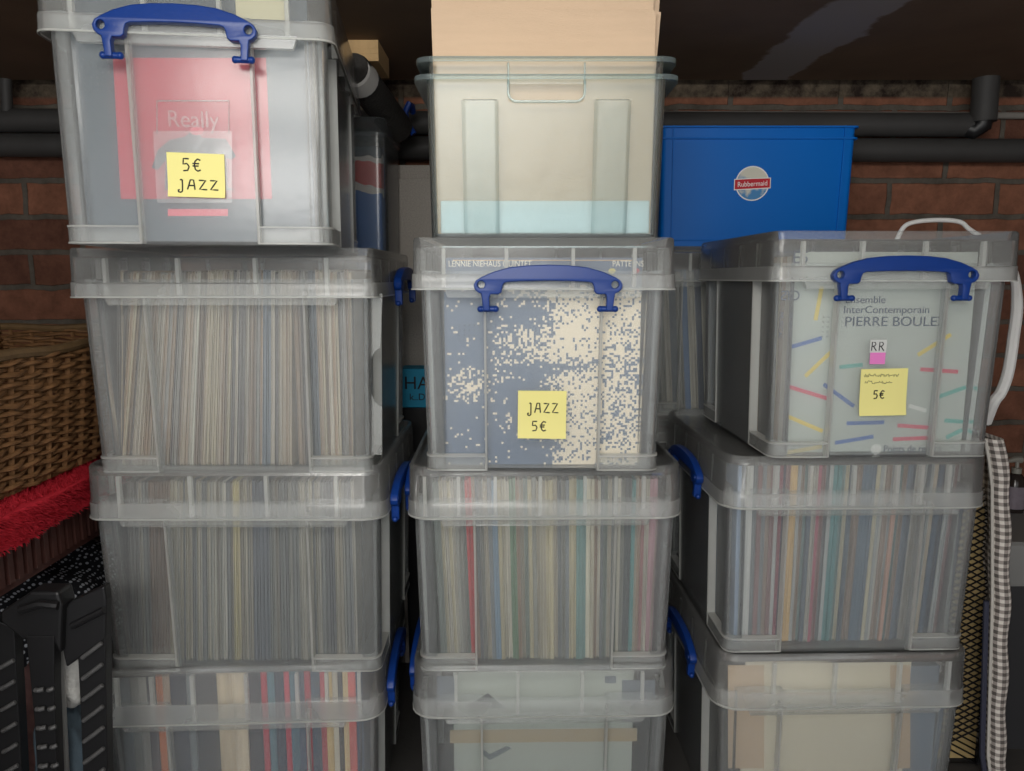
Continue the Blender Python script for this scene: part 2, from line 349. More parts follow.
def storage_box(label, loc, rz, W, D, H=.345, cf=.5, divs=(-.75, -.28, .22, .68), handles=('front',), dots=None, group='clear lidded storage boxes', rnd=.022, grip=None, notch=False, lidh=.0755, band=.024, side_dy=0, side_dz=0, tap=None):
    TAP = TAPER if tap is None else tap
    LIDH = lidh
    root = thing('storage_box', label, 'storage box', loc, rz, group)
    ht, hb = W/2-INS, W/2-INS-TAP; dt, db = D/2-INS, D/2-INS-TAP
    zt = H-LIDH+.028; cwt, cwb = cf*ht, cf*ht*.985; cdt, cdb = .5*dt, .5*db
    rr = .016
    m = MB()
    k = TH
    out0 = section(hb, db, rr, cwb, cdb, PNL, 0); out1 = section(ht, dt, rr, cwt, cdt, PNL, zt)
    in1 = section(ht-k, dt-k, rr-k, cwt-k, cdt-k, PNL, zt); in0 = section(hb-k, db-k, rr-k, cwb-k, cdb-k, PNL, .004)
    m.loft([out0, out1, in1, in0], True, True)
    body = m.build('body', M['body'], root, smooth=True)
    # ribs, feet and grip trays
    def lerp(a, b, z): return a+(b-a)*z/zt
    CC = .026
    for sx in (-1, 1):
        for sy in (-1, 1):
            m = MB(); ring = []
            for z in (.001, H-LIDH+.010):
                x = lerp(cwb, cwt, z); d = lerp(db, dt, z)
                ring.append([Vector((sx*x-.0017, sy*(d+.0025), z)), Vector((sx*x+.0017, sy*(d+.0025), z)), Vector((sx*x+.0017, sy*(d-PNL+.0005), z)), Vector((sx*x-.0017, sy*(d-PNL+.0005), z))])
            m.hexa(*ring); m.build('rib', M['rib'], root)
            m = MB(); ring = []
            for z in (.001, H-LIDH+.010):
                y = lerp(cdb, cdt, z); d = lerp(hb, ht, z)
                ring.append([Vector((sx*(d+.0025), sy*y-.0017, z)), Vector((sx*(d+.0025), sy*y+.0017, z)), Vector((sx*(d-PNL+.0005), sy*y+.0017, z)), Vector((sx*(d-PNL+.0005), sy*y-.0017, z))])
            m.hexa(*ring); m.build('rib', M['rib'], root)
            # foot: a lipped step round each corner
            m = MB(); o_ = rrect(hb+.0025, db+.0025, rr+.002, 0); i_ = rrect(hb-PNL+.001, db-PNL+.001, rr-.006, 0)
            q = {(1, -1): range(0, 6), (1, 1): range(6, 12), (-1, 1): range(12, 18), (-1, -1): range(18, 24)}[(sx, sy)]
            oo = [o_[i] for i in q]; ii = [i_[i] for i in q]
            st = Vector((sx*cwb, sy*(db+.0025), 0)); si = Vector((sx*cwb, sy*(db-PNL+.001), 0))
            en = Vector((sx*(hb+.0025), sy*cdb, 0)); ei = Vector((sx*(hb-PNL+.001), sy*cdb, 0))
            if (sx, sy) in ((1, -1), (-1, 1)): oo = [st]+oo+[en]; ii = [si]+ii+[ei]
            else: oo = [en]+oo+[st]; ii = [ei]+ii+[si]
            n_ = len(oo); lv = []
            for src, z in ((ii, .0005), (oo, .0005), (oo, .0028), ([p*.996 for p in oo], .0032), ([p*.996 for p in oo], .0215), (oo, .022), (oo, .0245), (ii, .0245)):
                lv.append([Vector((p.x, p.y, z)) for p in src])
            vs = [p for r_ in lv for p in r_]; fs = []
            for k_ in range(len(lv)):
                k2 = (k_+1) % len(lv)
                for a in range(n_-1): fs.append((k_*n_+a, k_*n_+a+1, k2*n_+a+1, k2*n_+a))
            for e_ in (0, n_-1): fs.append(tuple(k_*n_+e_ for k_ in range(len(lv))))
            m.add(vs, fs); ft = m.build('corner_foot', [M['foot'], M['rib']], root)
            for pl in ft.data.polygons:
                if pl.center.z > .0218 or pl.center.z < .003: pl.material_index = 1
    if notch:                 # scalloped flange by the front corner
        m = MB(); pr = [(hb-.004, .026), (hb+.016, .026)]
        for q in range(11):
            a = R(-90+18*q); pr.append((hb+.018-.019*math.cos(a), .150+.046*math.sin(a)))
        pr += [(ht+.017, H-LIDH+.006), (ht-.004, H-LIDH+.006)]
        m.prism([Vector((x, -db+.012, z)) for x, z in pr], (0, .0022, 0)); m.build('scalloped_flange', M['foot'], root)
    for sy in (-1, 1):
        m = MB(); d = dt+.001; w2 = ht*.80; z1 = H-LIDH+.004; z0 = z1-.015
        a = [Vector((-w2+.006, sy*d, z0)), Vector((w2-.006, sy*d, z0)), Vector((w2-.006, sy*(d+.009), z0)), Vector((-w2+.006, sy*(d+.009), z0))]
        b = [Vector((-w2, sy*d, z1)), Vector((w2, sy*d, z1)), Vector((w2, sy*(d+.011), z1)), Vector((-w2, sy*(d+.011), z1))]
        m.hexa(a, b); m.build('grip_tray', M['foot'], root)
    if dots:
        m = MB()
        for i in range(dots[2]):
            for j in range(dots[3]):
                x = dots[0]+i*.0075; z = dots[1]-j*.0075; y = -lerp(db, dt, z)+PNL
                m.add([(x-.0013, y, z-.0013), (x+.0013, y, z-.0013), (x+.0013, y, z+.0013), (x-.0013, y, z+.0013), (x, y-.0016, z)], [(0, 1, 4), (1, 2, 4), (2, 3, 4), (3, 0, 4), (3, 2, 1, 0)])
        m.build('moulded_dots', M['moulded'], root)
    # lid
    lid = MB(); hw, hd = W/2, D/2; zb = H-LIDH; zs = zb+band
    rings = [rrect(hw, hd, rnd+.006, zb), rrect(hw-.0005, hd-.0005, rnd+.006, zs-.001), rrect(hw-.0025, hd-.0025, rnd+.003, zs+.0015), rrect(hw-.004, hd-.004, rnd, H-.003), rrect(hw-.006, hd-.006, rnd, H), rrect(hw-.011, hd-.011, rnd-.004, H),
             rrect(hw-.0118, hd-.0118, rnd-.004, H-.003), rrect(hw-.0135, hd-.0135, rnd-.005, H-.012),
             rrect(hw-.0062, hd-.0062, rnd, H-.0145), rrect(hw-.005, hd-.005, rnd, zs-.001), rrect(hw-.0028, hd-.0028, rnd+.004, zs-.003), rrect(hw-.0025, hd-.0025, rnd+.004, zb)]
    lid.ringloop(rings)
    lid.loft([rrect(hw-.0133, hd-.0133, rnd-.005, H-.0145), rrect(hw-.0133, hd-.0133, rnd-.005, H-.0120)])
    lo = lid.build('lid', [M['lid'], M['lid_band']], root, smooth=True)
    for pl in lo.data.polygons:
        if pl.center.z < zs: pl.material_index = 1
    eb = MB()
    eb.ringloop([rrect(hw+.0008, hd+.0008, rnd+.006, zb), rrect(hw+.0008, hd+.0008, rnd+.006, zb+.0022), rrect(hw-.0026, hd-.0026, rnd+.004, zb+.0022), rrect(hw-.0026, hd-.0026, rnd+.004, zb)])
    eb.build('lid_edge', M['rib'], lo)
    lr = MB(); lr.box(-.0026, .0026, -.0018, .0065, zb+.004, H-.0152); first = lr.build('lid_rib', M['rib'], lo)
    spots = [(f*hw, sy*(hd-.0064), 0 if sy < 0 else 180) for f in divs for sy in (-1, 1)]+[(sx*(hw-.0064), f*hd, 90*sx) for f in (-.6, -.2, .2, .6) for sx in (-1, 1)]
    for k_, (x, y, a_) in enumerate(spots):
        r_ = first if k_ == 0 else first.copy()
        if k_: C.objects.link(r_); r_.parent = lo
        r_.location = (x, y, 0); r_.rotation_euler = (0, 0, R(a_))
    for h in handles:
        o = bpy.data.objects.new('handle', HANDLE); C.objects.link(o); o.parent = root; o['label'] = 'blue carrying clip'
        zc = H-.066
        if h == 'front':
            o.location = (0, -hd-.0075, zc); o.rotation_euler = (R(90), 0, 0)
            if grip:
                bb = dict(rz=rz, loc=Vector(loc)); g0 = hit(bb, grip[0], grip[2], -hd-.0075); g1 = hit(bb, grip[1], grip[2], -hd-.0075)
                o.location = ((g0.x+g1.x)/2, -hd-.0075, (g0.z+g1.z)/2); k_ = (g1.x-g0.x)/.212; o.scale = (k_, 1, 1)
        if h == 'right': o.location = (hw+.0075, side_dy, zc+side_dz); o.rotation_euler = (R(90), 0, R(90))
        if h == 'left': o.location = (-hw-.0075, 0, zc); o.rotation_euler = (R(90), 0, R(-90))
    info = dict(root=root, W=W, D=D, H=H, ht=ht, hb=hb, dt=dt, db=db, rz=rz, loc=Vector(loc), zt=zt)
    return info
def loc_of(b, world):          # world point to box coordinates
    return Matrix.Rotation(-b['rz'], 3, 'Z') @ (Vector(world)-b['loc'])
def wld(b, local): return b['loc']+Matrix.Rotation(b['rz'], 3, 'Z') @ Vector(local)
def hit(b, px, py, yl):
    """point in box coordinates where the line of sight through a measured place meets the plane y = yl of the box"""
    Dm = b['loc'].y
    for _ in range(8):
        q = loc_of(b, P(px, py, Dm)); Dm -= (q.y-yl)
    return loc_of(b, P(px, py, Dm))
def box_at(label, px0, px1, py, Dfront, z, D, rz=0, **kw):
    """front of the lid spans px0..px1 in the photograph at row py, its front standing Dfront away"""
    rr = .8*(kw.get('rnd', .022)+.006)     # a rounded corner shows its outline a little behind the front
    a, b = P(px0, py, Dfront+(rr if px0 < 512 else 0)), P(px1, py, Dfront+(rr if px1 > 512 else 0)); W = (b.x-a.x)/math.cos(rz)
    c = (a+b)/2
    f = Vector((-math.sin(rz), math.cos(rz), 0))
    p = Vector((c.x, Dfront, 0))+f*(D/2)
    return storage_box(label, (p.x, p.y, z), rz, W, D, **kw)

H = .345; NEST = .012
Z1 = 1.011
D7 = (-.86, -.62, -.36, -.04, .28, .50, .70)
L4 = box_at('clear storage box of boxed sets, bottom of the stack nearest the basket', 97, 381, 695, 1.125, 0, .40, R(2.5), handles=('right',), divs=(-.78, -.55, -.28, .08, .42, .62, .84), rnd=.034, H=.337, lidh=.098, band=.036, side_dy=-.05)
L3 = box_at('clear storage box of leaning records, third down, beside the red towel', 89, 384, 490, 1.12, .325, .40, 0, handles=('right',), rnd=.030, H=.349, lidh=.085, band=.027, side_dy=-.05)
L2 = box_at('clear storage box of leaning records with a gap, directly under the red 5€ JAZZ box', 69, 375, 270, 1.12, .662, .40, 0, handles=('right',), dots=(.118, .225, 4, 4), rnd=.012, cf=.55, notch=True, H=.349, lidh=.0745, side_dy=.07, side_dz=.012)
L1 = box_at('clear storage box with a red record cover and note 5€ JAZZ, topmost by the ceiling', 49, 329, 22, 1.00, Z1, .47, R(7), cf=.445, dots=(-.135, .235, 5, 6), rnd=.016, grip=(94, 257, 29), lidh=.083, tap=.002)
C4 = box_at('clear storage box with a pale cover and dark triangle, bottom of the middle stack', 413, 675, 695, 1.125, 0, .42, R(1), handles=('left',), divs=(-.66, -.2, .28, .73), rnd=.036, H=.340, lidh=.089, band=.030)
C3 = box_at('clear storage box of records with one red spine, under the blue dotted cover', 408, 682, 497, 1.12, .328, .42, R(1), cf=.54, handles=('left',), divs=D7, rnd=.036, H=.346, lidh=.083, band=.027)
C2 = box_at('clear storage box with the blue and cream speckled cover and note JAZZ 5€', 411, 676, 268, 1.085, .674, .44, 0, cf=.475, dots=(-.125, .222, 6, 4), rnd=.012, grip=(474, 622, 285), H=.3505)
R3 = box_at('clear storage box with a plain cream cover, bottom of the stack by the mesh basket', 716, 965, 685, 1.15, 0, .44, R(1.5), handles=('left',), divs=(-.55, -.08, .42, .8), rnd=.036, H=.345, lidh=.094, band=.030)
R2 = box_at('clear storage box of records with coloured spines, under the box with coloured bars', 724, 985, 488, 1.15, .345, .44, R(1.5), cf=.54, handles=('left',), divs=(-.82, -.62, -.36, -.04, .28, .46, .66), rnd=.036, H=.339, lidh=.086, band=.026)
R1 = box_at('clear storage box with the grey cover of coloured bars, by the white cord', 772, 1021, 258, 1.13, .684, .42, R(1.5), cf=.47, dots=(-.100, .222, 6, 5), rnd=.016, grip=(832, 977, 275), H=.3525)
_xb = .47
RB3 = storage_box('clear storage box at floor level behind the cream cover box', (_xb, 1.745, 0), 0, .42, .26, handles=())
RB2 = storage_box('clear storage box behind the coloured spines box', (_xb, 1.745, H-NEST), 0, .42, .26, handles=())
RB1 = storage_box('clear storage box of records that carries the blue crate', (_xb, 1.745, 2*(H-NEST)), 0, .42, .26, H=.368, handles=(), divs=(-.8, -.4, 0, .4, .8))

# ------------------------------------------------------------------ records standing edge on
def sleeve_mesh(name, t, open_front, w=.312, h=.314):
    m = MB(); c = .0006 if open_front else 0
    if open_front:
        m.box(-t/2, -t/2+c*1.4, 0, w, 0, h, 0); m.box(t/2-c*1.4, t/2, 0, w, 0, h, 0)
        m.box(-t/2+c*1.4, t/2-c*1.4, w-.001, w, 0, h, 0)
        m.box(-t/2+c*2.2, t/2-c*2.2, .0015, w-.003, .002, h-.003, 1)
    else:
        b = t*.18
        m.loft([[Vector((-t/2, b, z)), Vector((-t/2+b, 0, z)), Vector((t/2-b, 0, z)), Vector((t/2, b, z)), Vector((t/2, w, z)), Vector((-t/2, w, z))] for z in (0, h)], mi=0)
    me_o = m.build(name, [M['sleeve'], M['inner']] if open_front else [M['spine']])
    me = me_o.data; bpy.data.objects.remove(me_o)
    return me
OPEN = [sleeve_mesh('open_sleeve', .0046, True), sleeve_mesh('open_sleeve_wide', .0054, True)]
SHUT = sleeve_mesh('spine_sleeve', .005, False)
def ordinal(n):
    if 10 <= n % 100 <= 20: return f'{n}th'
    return f'{n}'+{1: 'st', 2: 'nd', 3: 'rd'}.get(n % 10, 'th')
def colour_word(c):
    r, g, b = [v**(1/2.2) for v in c[:3]]; mx, mn = max(r, g, b), min(r, g, b)
    if mx-mn < .075: return 'black' if mx < .25 else 'dark grey' if mx < .42 else 'grey' if mx < .62 else 'pale grey' if mx < .78 else 'white'
    if r == mx:
        if g-b > .10 and r > .75: return 'cream' if mx-mn < .34 else 'yellow'
        if g-b > .05: return 'tan' if r > .55 else 'brown'
        return 'red' if mx-mn > .35 else ('pinkish' if r > .6 else 'brown')
    if g == mx: return 'green' if b < g-.05 else 'teal'
    return 'teal' if g > b-.06 else 'blue'
def row_of_records(b, px_l, px_r, py, n, lean, colours, where, group, open_front=True, name='record_sleeve', cat='record', noun='record sleeve', yoff=.0, special=None, hs=1.0, weights=None):
    """n sleeves whose tops run from px_l to px_r; lean(f) in degrees leans the top towards the right"""
    yl = -b['db']+PNL+TH+.010+yoff
    xl, xr = hit(b, px_l, py, yl).x, hit(b, px_r, py, yl).x
    lim = b['hb']-PNL-TH-.002
    xl = max(xl, -lim); xr = min(xr, lim)
    ws = weights or [random.uniform(.8, 1.25) for _ in range(n)]; tot = sum(ws); x = xl
    for i in range(n):
        t = (xr-xl)*ws[i]/tot; f = (x+t/2-xl)/(xr-xl); a = R(lean(f))
        hgt = .314*hs
        xt = x+t/2; xb = xt-hgt*math.sin(a)
        xb = max(xb, -lim+t/2); a = math.asin((xt-xb)/hgt)
        col = None
        if special:
            for (f0, f1, cc) in special:
                if f0 <= f < f1: col = cc
        slit = open_front or (col is None and random.random() < .7)      # the open edge of the sleeve faces the front
        me = (OPEN[0] if ws[i] < 1.05 else OPEN[1]) if slit else SHUT
        t0 = (.0046 if ws[i] < 1.05 else .0054) if slit else .005
        o = bpy.data.objects.new(name, me); C.objects.link(o)
        q = random.uniform(0, .006)
        lift = abs(math.sin(a))*t/2+.0043
        o.matrix_world = Matrix.Translation(wld(b, (xb, yl+q, lift))) @ Matrix.Rotation(b['rz'], 4, 'Z') @ Matrix.Rotation(a, 4, 'Y') @ Matrix.Diagonal((t*.97/t0, 1, hs*random.uniform(.985, 1.0), 1))
        if col is None:
            base = random.choice(colours); j = random.uniform(.78, 1.2); col = [min(.95, v*j) for v in base]
        o.color = (col[0], col[1], col[2], 1)
        tag(o, f'{colour_word(col)} {noun}, {ordinal(i+1)} from the left in {where}', cat, group)
        x += t
beige = [srgb(188, 172, 150), srgb(160, 138, 116), srgb(196, 186, 170), srgb(128, 108, 92), srgb(150, 146, 140), srgb(206, 192, 164), srgb(176, 150, 124), srgb(104, 98, 96)]
greyish = [srgb(150, 148, 140), srgb(176, 170, 156), srgb(120, 122, 122), srgb(140, 130, 116), srgb(190, 182, 160), srgb(106, 108, 112), srgb(160, 150, 130)]
mixed = [srgb(205, 196, 172), srgb(180, 170, 150), srgb(140, 140, 132), srgb(214, 206, 188), srgb(110, 116, 122), srgb(158, 130, 110), srgb(120, 134, 126), srgb(196, 184, 150), srgb(86, 90, 98)]
bright = [srgb(206, 202, 192), srgb(176, 180, 178), srgb(130, 136, 140), srgb(196, 180, 158), srgb(150, 112, 112), srgb(122, 150, 150), srgb(90, 104, 120), srgb(216, 206, 178), srgb(160, 140, 128)]
row_of_records(L2, 119, 352, 300, 70, lambda f: 9*(1-f)**1.2+.4 if f < .74 else .3, beige, 'the box under the 5€ JAZZ box', 'records in the box under the red cover',
               special=[(.62, .65, srgb(110, 124, 140)), (.345, .36, srgb(225, 220, 205)), (.82, .84, srgb(60, 78, 96))])
row_of_records(L3, 128, 354, 500, 70, lambda f: 4*(1-f)+.3 if f > .18 else 2.5, greyish, 'the box beside the red towel', 'records in the box beside the red towel',
               special=[(0, .04, srgb(120, 118, 116)), (.09, .19, srgb(120, 96, 80)), (.47, .49, srgb(204, 190, 140)), (.42, .44, srgb(205, 200, 188)), (.55, .62, srgb(96, 104, 118)), (.88, .91, srgb(60, 66, 76))])
row_of_records(C3, 432, 660, 500, 62, lambda f: -2.2+2.6*f, mixed, 'the box below the speckled cover', 'records in the box under the speckled cover', open_front=False,
               special=[(.145, .165, srgb(200, 40, 48)), (.26, .28, srgb(112, 140, 164)), (.34, .36, srgb(96, 130, 100)), (.64, .68, srgb(104, 146, 144)), (.68, .70, srgb(226, 218, 196)), (.86, .88, srgb(60, 66, 70)), (.885, .90, srgb(80, 140, 140)), (.93, .945, srgb(150, 96, 96)), (.97, 1, srgb(176, 130, 140))])
row_of_records(R2, 738, 958, 490, 56, lambda f: -1.0+4.0*f, bright, 'the box under the coloured bars', 'records in the box under the coloured bars', open_front=False,
               special=[(.0, .02, srgb(140, 160, 185)), (.03, .07, srgb(226, 226, 222)), (.14, .155, srgb(214, 190, 110)), (.19, .205, srgb(140, 60, 80)), (.21, .225, srgb(60, 60, 84)), (.24, .27, srgb(222, 186, 130)), (.36, .38, srgb(180, 96, 116)), (.43, .47, srgb(90, 148, 150)),
                        (.56, .61, srgb(96, 116, 134)), (.715, .735, srgb(206, 160, 140)), (.86, .885, srgb(56, 74, 86)), (.91, .94, srgb(62, 84, 108)), (.94, .97, srgb(40, 54, 74))])
row_of_records(RB1, 655, 790, 330, 22, lambda f: -4, [srgb(150, 146, 136), srgb(90, 96, 104), srgb(56, 70, 96), srgb(190, 182, 166), srgb(84, 112, 150)], 'the box under the blue crate', 'records in the box under the blue crate', open_front=False)
# boxed sets in the bottom box
sets = [(1.6, srgb(120, 128, 136)), (1.2, srgb(150, 152, 150)), (1.2, srgb(176, 176, 170)), (1.3, srgb(86, 92, 104)), (1.1, srgb(226, 128, 78)), (1.0, srgb(196, 170, 150)), (2.4, srgb(44, 50, 70)), (1.0, srgb(120, 128, 134)), (3.4, srgb(34, 38, 54)),
        (2.3, srgb(208, 188, 158)), (2.0, srgb(222, 204, 176)), (2.2, srgb(46, 52, 66)), (.9, srgb(196, 52, 76)), (1.1, srgb(84, 126, 142)), (1.4, srgb(40, 60, 84)), (.8, srgb(200, 60, 84)), (1.2, srgb(76, 116, 134)), (1.0, srgb(60, 84, 110)), (.9, srgb(190, 56, 80)),
        (1.4, srgb(52, 84, 110)), (.8, srgb(192, 66, 84)), (1.0, srgb(220, 190, 130)), (.9, srgb(214, 206, 186)), (.7, srgb(40, 50, 60)), (.8, srgb(226, 200, 150)), (1.1, srgb(222, 96, 92)), (1.0, srgb(40, 64, 100))]
_it = iter(sets)
tot = sum(w_ for w_, _ in sets); acc = 0; spec = []
for w_, c_ in sets: spec.append((acc/tot, (acc+w_)/tot, c_)); acc += w_
row_of_records(L4, 118, 362, 690, len(sets), lambda f: .3, beige, 'the box by the black stool', 'boxed sets in the bottom box', open_front=False, name='boxed_set', cat='boxed set', noun='boxed set spine', special=spec, weights=[w_ for w_, _ in sets])

# ------------------------------------------------------------------ covers that face the front
def cover(b, label, m, wd, ht, yl, xc=0, t=.004, name='record_cover', group=None):
    mm = MB(); mm.box(-wd/2, wd/2, 0, t, 0, ht)
    o = mm.build(name, m, None, bevel=.0008)
    p = wld(b, (xc, yl, .0045)); o.location = p; o.rotation_euler = (0, 0, b['rz'])
    tag(o, label, 'record cover', group); return o
def front_y(b): return -b['db']+PNL+TH+.006
def behind(b, wd, n, y0, y1, cols, where, group):
    m = MB(); m.box(-wd/2, wd/2, 0, .009, 0, .312); tmp = m.build('sleeve_flat', M['spine']); me = tmp.data; bpy.data.objects.remove(tmp)
    for i in range(n):
        y = y0+(y1-y0)*i/n
        o = bpy.data.objects.new('record_sleeve', me); C.objects.link(o); o.location = wld(b, (random.uniform(-.002, .002), y, .0045)); o.rotation_euler = (0, 0, b['rz']); o.scale = (1, (y1-y0)/n/.009*.95, 1)
        c = random.choice(cols); o.color = c4(c)
        tag(o, f'{colour_word(c)} record sleeve, {ordinal(i+1)} behind {where}', 'record', group)

# grey blue cover with red square (top box of the left stack)
yl = front_y(L1)
M['cover_slate'] = mat('slate_blue_cover', srgb(54, 70, 84), .5, .05, 6)
M['cover_red'] = mat('red_print', srgb(182, 40, 66), .5, .05, 8)
M['cover_dark'] = mat('dark_slate_print', srgb(58, 66, 80), .5, .1, 20)
M['cover_pink'] = mat('pink_print', srgb(230, 90, 110), .5)
cv = cover(L1, 'slate blue record cover with a red square inside the top box', M['cover_slate'], .296, .318, yl)
def on_cover(b, px, py, yl_): q = hit(b, px, py, yl_); return Vector((q.x, -.0006, q.z-.0045))
def quad_on(mbx, b, pts, yl_, mi=0, th=.0005):
    q = [on_cover(b, x, y, yl_) for x, y in pts]; mbx.prism([Vector((v.x, 0, v.z)) for v in q], (0, -th, 0), mi)
mb = MB(); quad_on(mb, L1, [(113, 58), (266, 58), (272, 199), (121, 199)], yl)
quad_on(mb, L1, [(168, 209), (228, 209), (228, 216), (168, 216)], yl, 1)
quad_on(mb, L1, [(152, 168), (158, 150), (170, 140), (185, 137), (196, 128), (202, 138), (226, 139), (236, 156), (232, 160), (226, 158), (228, 188), (236, 190), (165, 190), (166, 160), (158, 170)], yl, 2, .0009)
mb.add([on_cover(L1, x, y, yl)-Vector((0, .0009, 0)) for x, y in [(197+7*math.cos(R(a)), 131+4.5*math.sin(R(a))) for a in range(0, 360, 30)]], [tuple(range(12))], 1)
mb.build('printed_artwork', [M['cover_red'], M['cover_pink'], M['cover_dark']], cv)
mb = MB(); quad_on(mb, L1, [(170+i*7, 211), (174+i*7, 211), (174+i*7, 213.5), (170+i*7, 213.5)] if False else [(172, 211.5), (222, 211.5), (222, 213), (172, 213)], yl, 0, .0008)
behind(L1, .29, 12, yl+.008, L1['db']-.03, [srgb(150, 150, 146), srgb(110, 112, 116), srgb(176, 168, 150)], 'the slate blue cover', 'records behind the slate blue cover')
mb = MB(); q0, q1 = hit(L1, 234, 24, -L1['dt']+.004), hit(L1, 286, 6, -L1['dt']+.004)
mb.box(q0.x, q1.x, -.0005, .0005, 0, q1.z-q0.z)
o = mb.build('paper_slip', mat('cream_paper_slip', srgb(214, 206, 170), .8), None); o.location = wld(L1, (0, yl-.003, L1['H']-.050)); o.rotation_euler = (0, 0, L1['rz'])
tag(o, 'cream paper slip at the top inside the red cover box', 'paper')

# speckled cover (second box of the middle stack)
def speckle_mat():
    m, nt, out = new_mat('blue_cream_speckle_print'); L = nt.links.new
    b = N(nt, 'ShaderNodeBsdfPrincipled', i_Roughness=.5); L(b.outputs[0], out.inputs[0])
    tc = N(nt, 'ShaderNodeTexCoord')
    sn = N(nt, 'ShaderNodeVectorMath', operation='SNAP'); L(tc.outputs['Object'], sn.inputs[0]); sn.inputs[1].default_value = (.0033, 10, .0033)
    wn = N(nt, 'ShaderNodeTexWhiteNoise'); L(sn.outputs[0], wn.inputs['Vector'])
    n1 = N(nt, 'ShaderNodeTexNoise', i_Scale=11.0, i_Detail=2.0); L(sn.outputs[0], n1.inputs['Vector'])
    se = N(nt, 'ShaderNodeSeparateXYZ'); L(sn.outputs[0], se.inputs[0])
    def mth(op, a, b_=None, c_=None, clamp=False):
        n = N(nt, 'ShaderNodeMath', operation=op, use_clamp=clamp)
        for i, v in enumerate((a, b_, c_)):
            if v is None: continue
            if isinstance(v, (int, float)): n.inputs[i].default_value = v
            else: L(v, n.inputs[i])
        return n.outputs[0]
    def ramp(src, pts):
        cr = N(nt, 'ShaderNodeValToRGB'); L(src, cr.inputs[0])
        cr.color_ramp.elements[0].position = pts[0][0]; cr.color_ramp.elements[0].color = (pts[0][1],)*3+(1,)
        cr.color_ramp.elements[1].position = pts[-1][0]; cr.color_ramp.elements[1].color = (pts[-1][1],)*3+(1,)
        for p, v in pts[1:-1]:
            e = cr.color_ramp.elements.new(p); e.color = (v, v, v, 1)
        return cr.outputs[0]
    fx = mth('MULTIPLY_ADD', se.outputs[0], 1/.30, .5, True)
    dx = ramp(fx, [(0, .02), (.22, .05), (.30, .22), (.48, .50), (.60, .88), (.74, .84), (.82, .62), (1, .70)])
    def blob(cx, cz, rx, rz):
        a = mth('POWER', mth('ABSOLUTE', mth('DIVIDE', mth('SUBTRACT', se.outputs[0], cx), rx)), 2); b2 = mth('POWER', mth('ABSOLUTE', mth('DIVIDE', mth('SUBTRACT', se.outputs[2], cz), rz)), 2)
        return mth('SUBTRACT', 1, mth('ADD', a, b2), clamp=True)
    d = mth('ADD', dx, mth('MULTIPLY_ADD', n1.outputs[0], .75, -.375))
    d = mth('ADD', d, mth('MULTIPLY', blob(-.115, .125, .035, .035), .5))
    for cx, cz, rx, rz, k in ((.0, .148, .06, .012, -.95), (.055, .155, .035, .014, -.6), (-.02, .02, .06, .05, -.5), (-.03, .105, .05, .04, -.45), (-.01, .23, .06, .035, -.42), (.02, .08, .05, .06, -.35), (.06, .21, .05, .05, .4)):
        d = mth('ADD', d, mth('MULTIPLY', blob(cx, cz, rx, rz), k))
    # the head of the cover stays plain
    top = N(nt, 'ShaderNodeMapRange'); L(se.outputs[2], top.inputs[0]); top.inputs[1].default_value = .268; top.inputs[2].default_value = .285; top.inputs[3].default_value = 0; top.inputs[4].default_value = -2
    d = mth('ADD', d, top.outputs[0])
    d = mth('MINIMUM', mth('MAXIMUM', d, mth('ADD', top.outputs[0], .035)), .86)
    lt = mth('LESS_THAN', wn.outputs[0], d)
    mx = N(nt, 'ShaderNodeMix', data_type='RGBA'); L(lt, mx.inputs[0]); mx.inputs[6].default_value = c4(srgb(84, 104, 132)); mx.inputs[7].default_value = c4(srgb(246, 230, 204))
    L(mx.outputs[2], b.inputs['Base Color'])
    return m
yl = front_y(C2)
cv2 = cover(C2, 'blue grey record cover speckled with cream blocks inside the JAZZ 5€ box', speckle_mat(), .298, .318, yl)
M['cream_ink'] = mat('cream_print', srgb(250, 244, 226), .6)
q = on_cover(C2, 490, 264, yl); text('LENNIE NIEHAUS QUINTET', .0128, M['cream_ink'], 'printed_title', cv2, (q.x, -.0008, q.z), sx=.80)
q = on_cover(C2, 628, 264, yl); text('PATTERNS', .0125, M['cream_ink'], 'printed_title', cv2, (q.x, -.0008, q.z), sx=.80)
mb = MB(); z = .3135; mb.box(-.135, .135, -.0012, -.0002, z, z+.0012); mb.build('printed_line', mat('orange_print', srgb(220, 180, 130), .6), cv2)
for x_, c_, nm in ((612, srgb(214, 200, 120), 'printed_mark'), (636, srgb(200, 90, 100), 'printed_mark')):
    q = on_cover(C2, x_, 271, yl); mb = MB(); mb.prism([Vector((q.x+.0055*math.cos(R(a)), 0, q.z+.004*math.sin(R(a)))) for a in range(0, 360, 30)], (0, -.0008, 0)); mb.build(nm, mat('print_spot', c_, .6), cv2)

